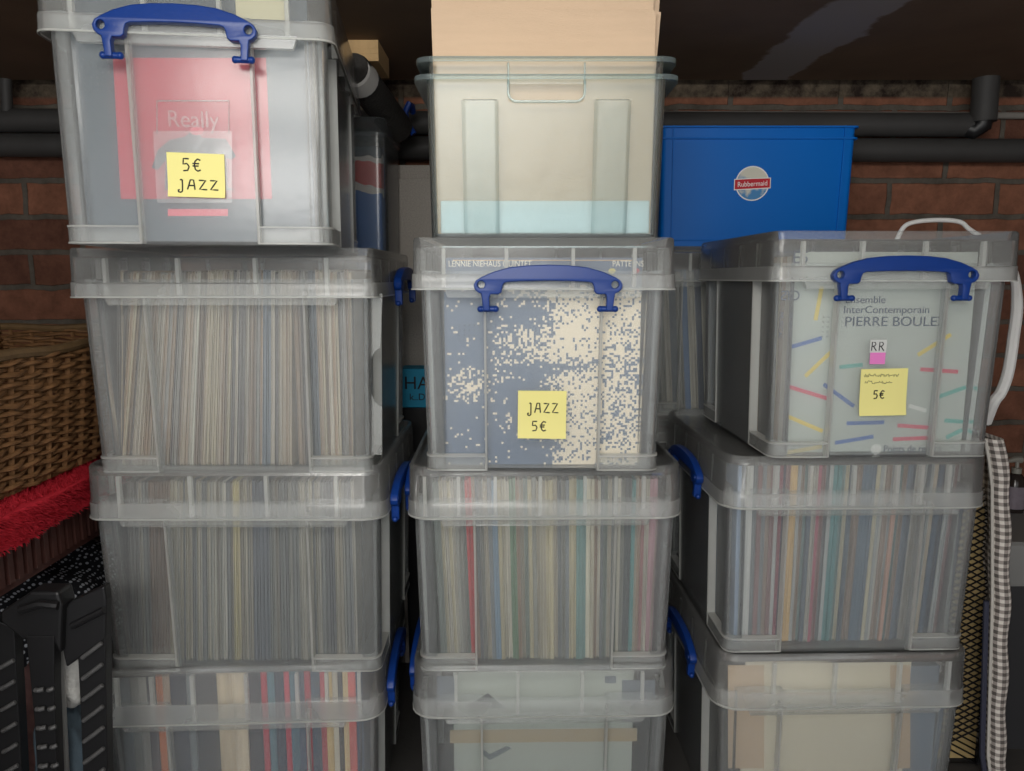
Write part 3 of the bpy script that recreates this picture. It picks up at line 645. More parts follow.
# grey cover with coloured bars (top box of the right stack)
yl = front_y(R1)
cols = {'y': srgb(236, 208, 96), 'b': srgb(70, 108, 178), 'r': srgb(222, 80, 106), 't': srgb(96, 180, 168), 'w': srgb(236, 236, 230)}
for k_, v_ in cols.items(): M['bar_'+k_] = mat('bar_print_'+{'y': 'yellow', 'b': 'blue', 'r': 'red', 't': 'teal', 'w': 'white'}[k_], v_, .5)
cv3 = cover(R1, 'grey record cover scattered with coloured bars inside the box by the white cord', mat('grey_green_cover', srgb(190, 196, 188), .55, .03, 5), .288, .318, yl)
bars = [('y', 455, 215, 437, 310), ('b', 350, 385, 455, 360), ('y', 408, 468, 480, 400), ('r', 362, 497, 470, 530), ('y', 352, 580, 457, 622), ('y', 345, 683, 455, 665), ('b', 460, 490, 545, 552), ('t', 505, 442, 570, 435),
        ('b', 525, 600, 630, 597), ('b', 492, 655, 600, 637), ('y', 725, 408, 818, 350), ('r', 732, 448, 838, 455), ('t', 770, 530, 875, 498), ('w', 700, 550, 748, 565), ('t', 800, 592, 885, 595), ('t', 805, 640, 897, 618), ('r', 668, 606, 772, 613), ('r', 655, 645, 770, 640)]
order = ['y', 'b', 'r', 't', 'w']; mb = MB()
for c_, x0, y0, x1, y1 in bars:
    a = on_cover(R1, 660+x0/2.813, 210+y0/2.813, yl); b = on_cover(R1, 660+x1/2.813, 210+y1/2.813, yl)
    a.x = max(-.143, min(.143, a.x)); b.x = max(-.143, min(.143, b.x))
    d = (b-a); d.y = 0; d.normalize(); n_ = Vector((-d.z, 0, d.x))*.0031; a.y = b.y = 0
    mb.prism([a+n_, b+n_, b-n_, a-n_], (0, -.0006, 0), order.index(c_))
mb.build('printed_bars', [M['bar_'+k_] for k_ in order], cv3)
M['slate_ink'] = mat('slate_print', srgb(58, 74, 100), .6)
def put(txt, px, py, size, b, cv_, yl_, m=None, sx=1, rot=(R(90), 0, 0), nm='printed_title', align='LEFT'):
    q = on_cover(b, px, py, yl_); return text(txt, size, m or M['slate_ink'], nm, cv_, (q.x, -.0008, q.z), rot, sx, align=align)
put('Ensemble', 845, 300, .0165, R1, cv3, yl, sx=1.02)
put('InterContemporain', 843, 310, .0165, R1, cv3, yl, M['slate_ink'], sx=1.06)
put('PIERRE BOULEZ', 844, 322, .0215, R1, cv3, yl, sx=1.09)
put('Points de repère', 883, 449, .0165, R1, cv3, yl, M['slate_ink'], sx=.86)
put('CfS', 800, 296, .022, R1, cv3, yl, sx=-1.0)
put('E5', 792, 258, .026, R1, cv3, yl, sx=1.0)
put('MUSICAL', 781, 312, .0105, R1, cv3, yl, rot=(R(90), R(90), 0))
q = on_cover(R1, 876, 449, yl); mb = MB(); mb.prism([Vector((q.x+.0085*math.cos(R(a)), 0, q.z+.0085*math.sin(R(a)))) for a in range(0, 360, 20)], (0, -.0007, 0)); mb.build('printed_disc', M['bar_w'], cv3)
behind(R1, .276, 16, yl+.010, R1['db']-.03, [srgb(190, 184, 172), srgb(214, 204, 184), srgb(160, 154, 148), srgb(190, 164, 138), srgb(222, 216, 202)], 'the cover with coloured bars', 'records behind the cover with coloured bars')

# plain covers in the two bottom boxes
yl = front_y(C4)
cv4 = cover(C4, 'pale grey green record cover with a dark triangle in the bottom middle box', mat('pale_marbled_cover', srgb(176, 182, 172), .6, .10, 40, stretch=(1, 1, 4)), .305, .316, yl)
mb = MB(); quad_on(mb, C4, [(464, 708), (488, 693), (505, 708)], yl, 0); quad_on(mb, C4, [(437, 676), (456, 676), (456, 706), (437, 706)], yl, 1); quad_on(mb, C4, [(622, 680), (655, 680), (655, 706), (622, 706)], yl, 1)
quad_on(mb, C4, [(450, 730), (637, 728), (637, 741), (450, 743)], yl, 2); quad_on(mb, C4, [(480, 752), (490, 760), (512, 748), (506, 746), (490, 754), (484, 750)], yl, 1); quad_on(mb, C4, [(605, 676), (616, 676), (616, 683), (605, 683)], yl, 1)
mb.build('printed_artwork', [mat('navy_print', srgb(30, 40, 60), .6), mat('grey_print', srgb(98, 108, 120), .6), mat('tan_print', srgb(176, 156, 122), .6)], cv4)
yl = front_y(R3)
cv5 = cover(R3, 'plain cream record cover with a tan edge in the bottom box by the mesh basket', mat('cream_cover', srgb(224, 214, 190), .6, .04, 6), .288, .316, yl, -.014)
mb = MB(); quad_on(mb, R3, [(736, 665), (772, 665), (772, 768), (736, 768)], yl, 0); quad_on(mb, R3, [(758, 693), (928, 691), (928, 694), (758, 696)], yl, 0)
quad_on(mb, R3, [(898, 665), (918, 665), (918, 768), (900, 768)], yl, 0)
mb.build('printed_artwork', [mat('tan_stripe_print', srgb(206, 180, 150), .6)], cv5)
mb = MB(); mb.box(-.026, .026, 0, .02, 0, .30)
o = mb.build('record_cover', mat('slate_cover', srgb(110, 124, 140), .6), None, bevel=.001); o.location = wld(R3, (R3['hb']-PNL-.034, yl, .0045)); o.rotation_euler = (0, 0, R3['rz']); tag(o, 'slate blue narrow case beside the plain cream cover', 'case')

# ------------------------------------------------------------------ sticky notes with handwriting
G = {'J': [[(.1, .95), (.85, .95)], [(.55, .95), (.58, .35), (.5, .05), (.25, .0), (.08, .16), (.2, .28)]], 'A': [[(.0, .0), (.3, 1.), (.62, 1.), (.75, .0)], [(.08, .42), (.72, .42)]],
     'Z': [[(.05, .98), (.72, .98), (.08, .04), (.85, .02)]], '5': [[(.75, 1.), (.2, 1.), (.15, .55), (.55, .6), (.75, .35), (.6, .05), (.15, .0)]],
     '€': [[(.8, .9), (.5, 1.), (.25, .8), (.18, .5), (.25, .15), (.5, .0), (.8, .1)], [(.0, .62), (.65, .62)], [(.0, .42), (.6, .42)]],
     'R': [[(.1, .0), (.15, 1.), (.6, .95), (.72, .75), (.55, .55), (.15, .5)], [(.35, .5), (.85, .0)]], 'j': [[(.62, 1.0), (.62, .0), (.62, -.18), (.45, -.32), (.22, -.26), (.2, -.08), (.36, -.06)], [(.4, .98), (.62, 1.0)]]}
def note(b, label, pxs, words, zpx=None, rot=0, name='sticky_note', scribble=None, size=None, tall=1):
    """pxs: centre of the note in the photograph; words: (text, dx, dz, letter height)"""
    px, py = pxs
    slope = (b['dt']-b['db'])/b['zt']
    yl_ = -b['db']-.003; q = hit(b, px, py, yl_)
    yl_ = -(b['db']+slope*q.z)-.0012; q = hit(b, px, py, yl_)
    s = size or .075
    nx = 8; m = MB(); vs = []; fs = []
    for k, off in ((0, 0), (1, -.0004)):
        for j in range(nx+1):
            for i in range(nx+1):
                u, v = i/nx-.5, j/nx-.5
                curl = .005*max(0, (.35-(v+.5)))**2*8+.0012*math.sin(u*5)*(0.5-v)
                vs.append((u*s, -curl*.6+off-.0006, v*s*tall))
    n2 = (nx+1)**2
    for j in range(nx):
        for i in range(nx):
            a = j*(nx+1)+i; fs.append((a+n2, a+1+n2, a+nx+2+n2, a+nx+1+n2)); fs.append((a, a+nx+1, a+nx+2, a+1))
    edge = [i for i in range(nx+1)]+[j*(nx+1)+nx for j in range(1, nx+1)]+[nx*(nx+1)+i for i in range(nx-1, -1, -1)]+[j*(nx+1) for j in range(nx-1, 0, -1)]
    for a, c in zip(edge, edge[1:]+edge[:1]): fs.append((a, c, c+n2, a+n2))
    m.add(vs, fs)
    o = m.build(name, M['note'], None, smooth=True)
    tilt = math.atan(slope)
    o.matrix_world = Matrix.Translation(wld(b, (q.x, q.y, q.z))) @ Matrix.Rotation(b['rz'], 4, 'Z') @ Matrix.Rotation(tilt, 4, 'X') @ Matrix.Rotation(R(rot), 4, 'Y')
    tag(o, label, 'note', 'sticky notes on the boxes')
    h = MB()
    def ysurf(x, z):
        u, v = x/s, z/s/tall; return -(.005*max(0, (.35-(v+.5)))**2*8+.0012*math.sin(u*5)*(0.5-v))*.6-.0013
    for wd, x0, z0, lh, lw in words:
        x = x0
        for ch in wd:
            for st in G[ch]:
                pts = []
                for (a0, b0), (a1, b1) in zip(st, st[1:]):
                    for t_ in (0, .5): pts.append((x+(a0+(a1-a0)*t_)*lw, z0+(b0+(b1-b0)*t_)*lh))
                pts.append((x+st[-1][0]*lw, z0+st[-1][1]*lh))
                h.tube([(a, ysurf(a, c), c) for a, c in pts], .00095, 6)
            x += lw*1.12
    for (x0, z0, ln, amp) in scribble or []:
        pts = []; n_ = int(ln/.0011)
        rnd_ = random.Random(int(z0*1e5)); 
        for i in range(n_):
            z_ = z0+amp*(rnd_.random()-.35)*(1 if (i//4) % 5 != 4 else .1)
            pts.append((x0+i*ln/n_, z_))
        h.tube([(a, ysurf(a, c), c) for a, c in pts], .0004, 5)
    h.build('handwriting', M['ink'], o)
    return o
note(L1, 'yellow sticky note reading 5€ JAZZ over the red cover', (196.5, 175.5), [('5€', -.018, .0055, .0155, .0125), ('jAZZ', -.026, -.0185, .0125, .0128)], rot=1.2, size=.073, tall=.78)
note(C2, 'yellow sticky note reading JAZZ 5€ over the speckled cover', (542, 414.5), [('jAZZ', -.024, .003, .0145, .0115), ('5€', -.016, -.025, .0145, .0115)], rot=.5, size=.073)
note(R1, 'yellow sticky note with two written lines and 5€ over the coloured bars', (883, 392), [('5€', -.016, -.010, .0125, .009)], scribble=[(-.032, .026, .056, .006), (-.030, .015, .044, .006)], rot=-1.2, size=.074)
# strip of clear tape behind the note on the red cover box
slope = (L1['dt']-L1['db'])/L1['zt']
def on_front(b, px, py, off=.0006):
    s_ = (b['dt']-b['db'])/b['zt']; y = -b['db']
    for _ in range(3): q_ = hit(b, px, py, y); y = -(b['db']+s_*q_.z)-off
    return q_
mb = MB(); qs = [on_front(L1, x, y, .0004) for x, y in ((153, 131), (232, 131), (232, 203), (157, 203))]
mb.prism(qs, (0, -.0003, 0)); o = mb.build('clear_tape', M['tape'], L1['root'])
# moulded oval lettering on the same box front
mb = MB(); qs = [on_front(L1, x, y, .0) for x, y in ((157, 101), (229, 101), (229, 134), (157, 134))]
mb.tube([qs[3], qs[0], qs[1], qs[2]], .0012, 6); mb.build('moulded_frame', M['moulded'], L1['root'])
q = on_front(L1, 193, 120, .0005); text('Really', .030, M['moulded'], 'moulded_lettering', L1['root'], (q.x, q.y, q.z), sx=.92, ext=.0008)
# index flag with RR above the note
q = on_front(R1, 878, 350, .0008)
mb = MB(); mb.box(-.013, .013, -.0004, 0, -.004, .016, 0); mb.box(-.012, .012, -.0008, -.0003, -.022, -.004, 1)
o = mb.build('index_flag', [mat('white_flag_film', srgb(206, 208, 206), .5), M['pink']], None); o.location = wld(R1, q); o.rotation_euler = (R(.8), 0, R1['rz'])
tag(o, 'white and pink index flag marked RR above a sticky note', 'index flag')
h = MB(); x = -.0115
for ch in 'RR':
    for st in G[ch]: h.tube([(x+a*.010, -.0008, -.001+c*.0135) for a, c in st], .0008, 6)
    x += .0118
h.build('handwriting', M['ink'], o)

# ------------------------------------------------------------------ clear crates holding flat cardboard
def crate(label, loc, W0, W1, D0, D1, Hc, rim_m, name='clear_crate', opening=True):
    root = thing(name, label, 'crate', loc, 0, 'nested clear crates')
    k = .0022; m = MB()
    zr = Hc
    cut = (.055, Hc-.032, Hc-.008)      # grip opening half width, bottom, top
    # floor and three plain walls
    def ring(z, o_=0): 
        f = z/zr; return rrect((W0+(W1-W0)*f)/2-o_, (D0+(D1-D0)*f)/2-o_, .012-o_, z, 3)
    def wall(sy=None, sx=None):
        pass
    a0, a1 = ring(0), ring(zr); b1, b0 = ring(zr, k), ring(.003, k)
    b0 = [Vector((p.x, p.y, .003)) for p in b0]
    n = len(a0)
    # indices 3..? front side is the segment between last point (left front arc end) and the first point (right front arc start)
    vs = a0+a1+b1+b0; fs = []
    for lvl in range(3):
        for i in range(n):
            j = (i+1) % n
            if i == n-1 and lvl in (0, 2): continue
            fs.append((lvl*n+i, lvl*n+j, (lvl+1)*n+j, (lvl+1)*n+i))
    fs.append(tuple(range(n-1, -1, -1))); fs.append(tuple(3*n+i for i in range(n)))
    m.add(vs, fs)
    # front wall, built round the grip opening
    for inner in (0, 1):
        lo_l, lo_r = (a0[n-1], a0[0]) if not inner else (b0[n-1], b0[0]); up_l, up_r = (a1[n-1], a1[0]) if not inner else (b1[n-1], b1[0])
        def at(u, z):
            f = (z-lo_l.z)/(up_l.z-lo_l.z); L_ = lo_l.lerp(up_l, f); R_ = lo_r.lerp(up_r, f)
            return Vector((u, L_.y, z)) if u is not None else (L_, R_)
        g, z0, z1 = cut
        zl = lo_l.z
        cols_ = []
        for z in (zl, z0, z1, zr): 
            L_, R_ = at(None, z); cols_.append([L_, at(-g, z), at(g, z), R_])
        vv = [p for r_ in cols_ for p in r_]; ff = []
        for r_ in range(3):
            for c_ in range(3):
                if opening and r_ == 1 and c_ == 1: continue
                ff.append((r_*4+c_, r_*4+c_+1, r_*4+c_+5, r_*4+c_+4))
        m.add(vv, ff)
    m.build('body', M['crate'], root, smooth=True)
    rm = MB(); yf = lambda z: -(D0+(D1-D0)*z/zr)/2
    g, z0, z1 = cut
    pts = [(-g, yf(zr)-.002, zr-.004)]+[(-g+(0 if t == 0 else .012*(1-math.cos(R(90*t/4)))), yf(z0)-.001, z0+.012-.012*math.sin(R(90*t/4))) for t in range(5)]
    pts += [(-p[0], p[1], p[2]) for p in reversed(pts)]
    if opening: rm.tube(pts, .0018, 6)
    else:
        for sx in (-1, 1): rm.tube([(sx*g, yf(zr)-.001, zr-.003), (sx*g, yf(z0)-.001, z0)], .0014, 6)
    # flaring rim round the top
    o1 = rrect(W1/2+.018, D1/2+.011, .022, zr+.003, 3); o2 = rrect(W1/2-.001, D1/2-.001, .012, zr-.001, 3); o3 = rrect(W1/2-.001, D1/2-.001, .012, zr+.003, 3); o0 = rrect(W1/2+.018, D1/2+.011, .022, zr-.004, 3)
    rm.ringloop([o0, o1, o3, o2])
    rm.build('rim', rim_m, root, smooth=True)
    if opening:
        for sx in (-1, 1):         # broad raised pads either side of the grip
            rb = MB(); rr_ = []
            for z in (.006, zr-.030):
                wz = (W0+(W1-W0)*z/zr)/2; y = yf(z); u0, u1 = sx*.40*wz, sx*.71*wz
                u0, u1 = min(u0, u1), max(u0, u1)
                rr_.append([Vector((u0, y-.0002, z)), Vector((u0+.006, y-.005, z)), Vector((u1-.006, y-.005, z)), Vector((u1, y-.0002, z))])
            rb.loft(rr_); rb.build('wall_pad', M['crate'], root)
    return root
zc = C2['loc'].z+C2['H']
DC = 1.115
a, b = P(426, 90, DC), P(667, 90, DC); a2, b2 = P(430, 236, DC), P(661, 236, DC)
W1, W0 = b.x-a.x, b2.x-a2.x; xc = (a.x+b.x)/2; Dc = .36
hc = P(540, 78, DC).z-zc
crate('clear greenish crate standing on the speckled cover box, holding another crate', (xc, DC+Dc/2, zc), W0, W1, Dc-.03, Dc, hc, M['crate_rim'])
crate('inner clear greenish crate full of cardboard, nested in a like crate', (xc, DC+Dc/2+.001, zc+.0045), W0-.007, W1-.006, Dc-.037, Dc-.007, hc+.0205, M['crate_rim'], opening=False)
def sheet(label, px0, px1, py, D, dz=0, skew=0):
    z0 = zc+.0085
    a, b = P(px0, py, D), P(px1, py, D); m = MB(); x0, x1 = a.x, b.x; z1 = a.z
    xb0, xb1 = max(x0, xc-W0/2+.0075), min(x1, xc+W0/2-.0075)
    xt0, xt1 = max(x0, xc-W1/2+.0072), min(x1, xc+W1/2-.0072)
    t = .0028
    zr_ = zc+hc+.03
    for yy, mi in ((0, 0), (.0032, 1), (.0040, 0)):
        th = .0006 if mi == 0 else .0008
        m.loft([[Vector((xb0, yy, z0)), Vector((xb1, yy, z0)), Vector((xb1, yy+th, z0)), Vector((xb0, yy+th, z0))],
                [Vector((xt0, yy, zr_)), Vector((xt1, yy, zr_)), Vector((xt1, yy+th, zr_)), Vector((xt0, yy+th, zr_))],
                [Vector((x0, yy+skew, z1)), Vector((x1, yy+skew, z1+dz)), Vector((x1, yy+th+skew, z1+dz)), Vector((x0, yy+th+skew, z1))]], mi=mi)
    # fluted core between the liners
    m.box(xb0+.001, xb1-.001, .0006, .0032, z0, zr_, 1)
    o = m.build('cardboard_sheet', [M['card'], M['card_edge']]); o.location = (0, D, 0); tag(o, label, 'cardboard', 'flat cardboard in the clear crates')
sheet('front brown cardboard sheet in the clear crate', 431, 656, 8, DC+.032, -.003)
sheet('tallest brown cardboard sheet, second in the clear crate', 431, 654, -14, DC+.040)
sheet('brown cardboard sheet standing out at one side, third in the clear crate', 437, 661, 12, DC+.050)
sheet('rearmost brown cardboard sheet in the clear crate', 434, 660, -4, DC+.060)
mb = MB(); a = P(435, 200, DC+.02); mb.box(-(W0/2-.014), W0/2-.014, 0, .008, 0, a.z-zc-.009)
o = mb.build('foam_panel', M['foam'], None, bevel=.002); o.location = (xc, DC+.0225, zc+.0085); tag(o, 'low pale blue foam strip before the cardboard in the crate', 'panel')

# ------------------------------------------------------------------ blue crate on the back box
BD = 1.625; zb_ = RB1['loc'].z+RB1['H']
a, b = P(660, 125, BD), P(861, 125, BD); a2, b2 = P(664, 236, BD), P(852, 236, BD)
Wt, Wb = b.x-a.x, b2.x-a2.x; hb_ = a.z-zb_; Dd = .23
root = thing('blue_crate', 'bright blue plastic crate with a round sticker on the back box', 'crate', ((a.x+b.x)/2, BD+Dd/2, zb_))
m = MB(); k = .003
i0, i1 = Wb/2, Wt/2-.006
m.loft([rrect(i0, Dd/2-.012, .01, 0, 3), rrect(i1, Dd/2-.006, .01, hb_, 3), rrect(i1-k, Dd/2-.006-k, .008, hb_, 3), rrect(i0-k, Dd/2-.012-k, .008, .004, 3)])
m.build('body', M['blue_crate'], root, smooth=True)
m = MB()
for z, o_ in ((hb_-.003, .006), (hb_-.026, .005)):
    m.ringloop([rrect(i1+o_, Dd/2-.006+o_, .012, z-.0018, 3), rrect(i1+o_, Dd/2-.006+o_, .012, z+.0018, 3), rrect(i1-.002, Dd/2-.008, .01, z+.0018, 3), rrect(i1-.002, Dd/2-.008, .01, z-.0018, 3)])
m.ringloop([rrect(i0+.006, Dd/2-.007, .012, .012, 3), rrect(i0+.006, Dd/2-.007, .012, .0155, 3), rrect(i0-.001, Dd/2-.013, .01, .0155, 3), rrect(i0-.001, Dd/2-.013, .01, .012, 3)])
for sx in (-1, 1):
    xs = i1-.024
    for s_ in (1,):
        m.hexa([Vector((sx*(i0-.024)-.0015, -Dd/2+.0085, .014)), Vector((sx*(i0-.024)+.0015, -Dd/2+.0085, .014)), Vector((sx*(i0-.024)+.0015, -Dd/2+.013, .014)), Vector((sx*(i0-.024)-.0015, -Dd/2+.013, .014))],
               [Vector((sx*xs-.0015, -Dd/2+.0025, hb_)), Vector((sx*xs+.0015, -Dd/2+.0025, hb_)), Vector((sx*xs+.0015, -Dd/2+.007, hb_)), Vector((sx*xs-.0015, -Dd/2+.007, hb_))])
m.build('rim', M['blue_crate'], root)
# round sticker
qc = P(753.5, 183, BD); cx_, cz_ = qc.x-root.location.x, qc.z-zb_; rad = .0365
yf = -Dd/2+.012-.006*cz_/hb_-.0006
def globe_mat():
    m_, nt, out = new_mat('globe_print'); L = nt.links.new; b_ = N(nt, 'ShaderNodeBsdfPrincipled', i_Roughness=.4); L(b_.outputs[0], out.inputs[0])
    tc = N(nt, 'ShaderNodeTexCoord'); nz = N(nt, 'ShaderNodeTexNoise', i_Scale=38.0, i_Detail=5.0); L(tc.outputs['Object'], nz.inputs['Vector'])
    se = N(nt, 'ShaderNodeSeparateXYZ'); L(tc.outputs['Object'], se.inputs[0])
    ad = N(nt, 'ShaderNodeMath', operation='MULTIPLY_ADD'); L(se.outputs[2], ad.inputs[0]); ad.inputs[1].default_value = 7.0; L(nz.outputs[0], ad.inputs[2])
    cr = N(nt, 'ShaderNodeValToRGB'); L(ad.outputs[0], cr.inputs[0]); cr.color_ramp.elements[0].position = .40; cr.color_ramp.elements[0].color = c4(srgb(60, 130, 185)); cr.color_ramp.elements[1].position = .55; cr.color_ramp.elements[1].color = c4(srgb(206, 204, 188))
    L(cr.outputs[0], b_.inputs['Base Color']); return m_
m = MB(); disc = lambda r_: [Vector((r_*math.cos(R(a_)), 0, r_*math.sin(R(a_)))) for a_ in range(0, 360, 10)]
m.prism(disc(rad), (0, -.0004, 0), 0); m.prism([p+Vector((0, -.0004, 0)) for p in disc(rad-.0026)], (0, -.0003, 0), 1)
w_ = .0375; band = lambda e: [Vector((-w_-e, 0, -.0125-e)), Vector((w_+e, 0, -.0085-e)), Vector((w_+e, 0, .0105+e)), Vector((0, 0, .0095+e)), Vector((-w_-e, 0, .0075+e))]
m.prism([p+Vector((0, -.0007, 0)) for p in band(.0018)], (0, -.0003, 0), 0); m.prism([p+Vector((0, -.0010, 0)) for p in band(0)], (0, -.0003, 0), 2)
st = m.build('sticker', [M['white'], globe_mat(), mat('red_sticker_band', srgb(190, 22, 40), .4)], root, (cx_, yf, cz_)); st['label'] = 'round globe sticker with a red band'
text('Rubbermaid', .0150, M['white'], 'sticker_lettering', st, (0, -.0015, -.0012), (R(90), R(-3), 0), sx=.88, ext=.0003)

# ------------------------------------------------------------------ pipes on the back wall
def pipe(name, label, pts, r, m, cat='pipe', group=None):
    mb = MB(); mb.tube(pts, r, 18); o = mb.build(name, m, None, smooth=True); tag(o, label, cat, group); return o
PD = WALL-.045
pa, pb = P(800, 125, PD), P(800, 150, PD)
ru = (P(800, 113, PD).z-P(800, 137, PD).z)/2; rl = (P(800, 138, PD).z-P(800, 162, PD).z)/2
xs_ = P(968, 125, PD).x
pipe('insulated_pipe', 'upper black insulated pipe along the brick wall, ending by the upright stub', [(-1.89, PD, P(20, 119, PD).z), (0, PD, pa.z+.004), (xs_-.01, PD, pa.z), (xs_, PD, pa.z)], ru, M['pipe'], group='insulated pipes on the brick wall')
pipe('insulated_pipe', 'lower black insulated pipe running along the brick wall', [(-1.89, PD, P(20, 143, PD).z), (0, PD, pb.z+.003), (1.89, PD, pb.z-.004)], rl, M['pipe'], group='insulated pipes on the brick wall')
s0, s1 = P(987, 68, PD-.02), P(983, 122, PD-.02)
root = thing('pipe_stub', 'upright black insulated pipe stub dropping from the ceiling', 'pipe', (0, 0, 0), 0, 'insulated pipes on the brick wall')
mb = MB(); mb.tube([(s0.x, s0.y, CEIL+.06), (s0.x, s0.y, s0.z), (s1.x, s1.y, s1.z)], .029, 18); mb.build('sleeve', M['pipe'], root, smooth=True)
mb = MB(); mb.tube([(s1.x, s1.y, s1.z+.01), (s1.x, s1.y, s1.z-.006), (s1.x-.014, s1.y+.008, s1.z-.018), (xs_-.012, PD, pa.z-.004)], .021, 14); mb.build('elbow', M['black'], root, smooth=True)
root = thing('pipe_stub', 'short black pipe dropping from the ceiling above the basket', 'pipe', (0, 0, 0), 0, 'insulated pipes on the brick wall')
s0, s1 = P(7, 78, PD-.01), P(7, 112, PD-.01)
mb = MB(); mb.tube([(s0.x, s0.y, CEIL+.06), (s1.x, s1.y, s1.z)], .013, 14); mb.build('sleeve', M['pipe'], root, smooth=True)
a = P(845, 112, WALL-.012); pipe('thin_pipe', 'thin grey pipe along the bricks above the insulated pipes', [(a.x-.9, WALL-.012, a.z-.004), (a.x+.85, WALL-.012, a.z-.010)], .0085, M['pipe_thin'])
# hook hanging on the pipe
h0 = P(409, 108, PD-rl-.012)
mb = MB(); mb.tube([P(414, 134, 1.70), P(407, 124, 1.70), P(405, 112, 1.70), P(409, 104, 1.70), P(412, 106, 1.72), P(413, 112, 1.74)], .007, 8); o = mb.build('hook', M['blue'], None, smooth=True); tag(o, 'small blue plastic hook on the pipe beside the clear crates', 'hook')

# ------------------------------------------------------------------ white cord behind the right stack
pts = [P(895, 245, 1.50), P(903, 228, 1.50), P(915, 222, 1.50), P(940, 220, 1.50), P(960, 222, 1.50), P(969, 229, 1.50), P(985, 240, 1.50), P(1010, 262, 1.46), P(1017, 300, 1.40), P(1013, 340, 1.38), P(1008, 372, 1.37), P(1001, 392, 1.37), P(994, 402, 1.37), P(985, 425, 1.40)]
sm = []
for i in range(len(pts)-1):
    p0, p1, p2, p3 = pts[max(i-1, 0)], pts[i], pts[i+1], pts[min(i+2, len(pts)-1)]
    for k_ in range(5):
        t = k_/5; sm.append(.5*((2*p1)+(p2-p0)*t+(2*p0-5*p1+4*p2-p3)*t*t+(3*p1-p0-3*p2+p3)*t**3))
nn = len(sm); mb = MB(); mb.tube(sm, [.0045 if i < nn*.5 else .0045+.0055*min(1, (i-nn*.5)/(nn*.12)) for i in range(nn)], 10)
o = mb.build('cable', M['white'], None, smooth=True); tag(o, 'white plastic cord looped over and behind the coloured bars box', 'cable')

# ------------------------------------------------------------------ things at the right edge
M['mesh_tan'] = mat('tan_basket_lining', srgb(186, 162, 112), .8, .2, 20)
MD = 1.36; bx0, bx1 = .786, .935
root = thing('mesh_basket', 'tan lined wire mesh basket behind the bottom right stack', 'basket', ((bx0+bx1)/2, MD, 0))
hw_ = (bx1-bx0)/2; zt_ = P(980, 470, MD).z
mb = MB(); mb.box(-hw_+.004, hw_-.004, .006, .30, .01, zt_-.01); mb.build('lining', M['mesh_tan'], root)
mb = MB()
n_ = int(zt_/.0135); wdt = 2*hw_
def clip(x0, z0, x1, z1):
    return (x0, z0, x1, z1)
for i in range(-8, n_+1):
    z = i*.0135
    for s_ in (1, -1):
        x0, x1 = (-hw_, hw_) if s_ > 0 else (hw_, -hw_)
        za, zb2 = z, z+wdt*.55
        if za < 0 or zb2 > zt_: continue
        mb.tube([(x0, 0, za), (x1, 0, zb2)], .0017, 5)
mb.build('wire_mesh', M['black'], root)
mb = MB(); mb.tube([(-hw_, 0, .004), (-hw_, 0, zt_), (hw_, 0, zt_), (hw_, 0, .004)], .004, 8, closed=True)
mb.tube([(-hw_, .30, .004), (-hw_, .30, zt_), (hw_, .30, zt_), (hw_, .30, .004)], .004, 8, closed=True)
for sx in (-1, 1): mb.tube([(sx*hw_, 0, zt_), (sx*hw_, .30, zt_)], .004, 8); mb.tube([(sx*hw_, 0, .004), (sx*hw_, .30, .004)], .004, 8)
mb.build('wire_frame', M['black'], root)
def gingham():
    m_, nt, out = new_mat('grey_gingham_cloth'); L = nt.links.new; b_ = N(nt, 'ShaderNodeBsdfPrincipled', i_Roughness=.9); L(b_.outputs[0], out.inputs[0])
    uv = N(nt, 'ShaderNodeUVMap'); se = N(nt, 'ShaderNodeSeparateXYZ'); L(uv.outputs[0], se.inputs[0]); outs = []
    for i in (0, 1):
        md = N(nt, 'ShaderNodeMath', operation='PINGPONG'); L(se.outputs[i], md.inputs[0]); md.inputs[1].default_value = .0068
        gt = N(nt, 'ShaderNodeMath', operation='GREATER_THAN'); L(md.outputs[0], gt.inputs[0]); gt.inputs[1].default_value = .0034; outs.append(gt.outputs[0])
    ad = N(nt, 'ShaderNodeMath', operation='ADD'); L(outs[0], ad.inputs[0]); L(outs[1], ad.inputs[1])
    hf = N(nt, 'ShaderNodeMath', operation='MULTIPLY'); L(ad.outputs[0], hf.inputs[0]); hf.inputs[1].default_value = .5
    cr = N(nt, 'ShaderNodeValToRGB'); L(hf.outputs[0], cr.inputs[0]); cr.color_ramp.elements[0].color = c4(srgb(222, 216, 208)); cr.color_ramp.elements[1].color = c4(srgb(92, 86, 82)); e = cr.color_ramp.elements.new(.5); e.color = c4(srgb(160, 152, 146))
    L(cr.outputs[0], b_.inputs['Base Color']); return m_
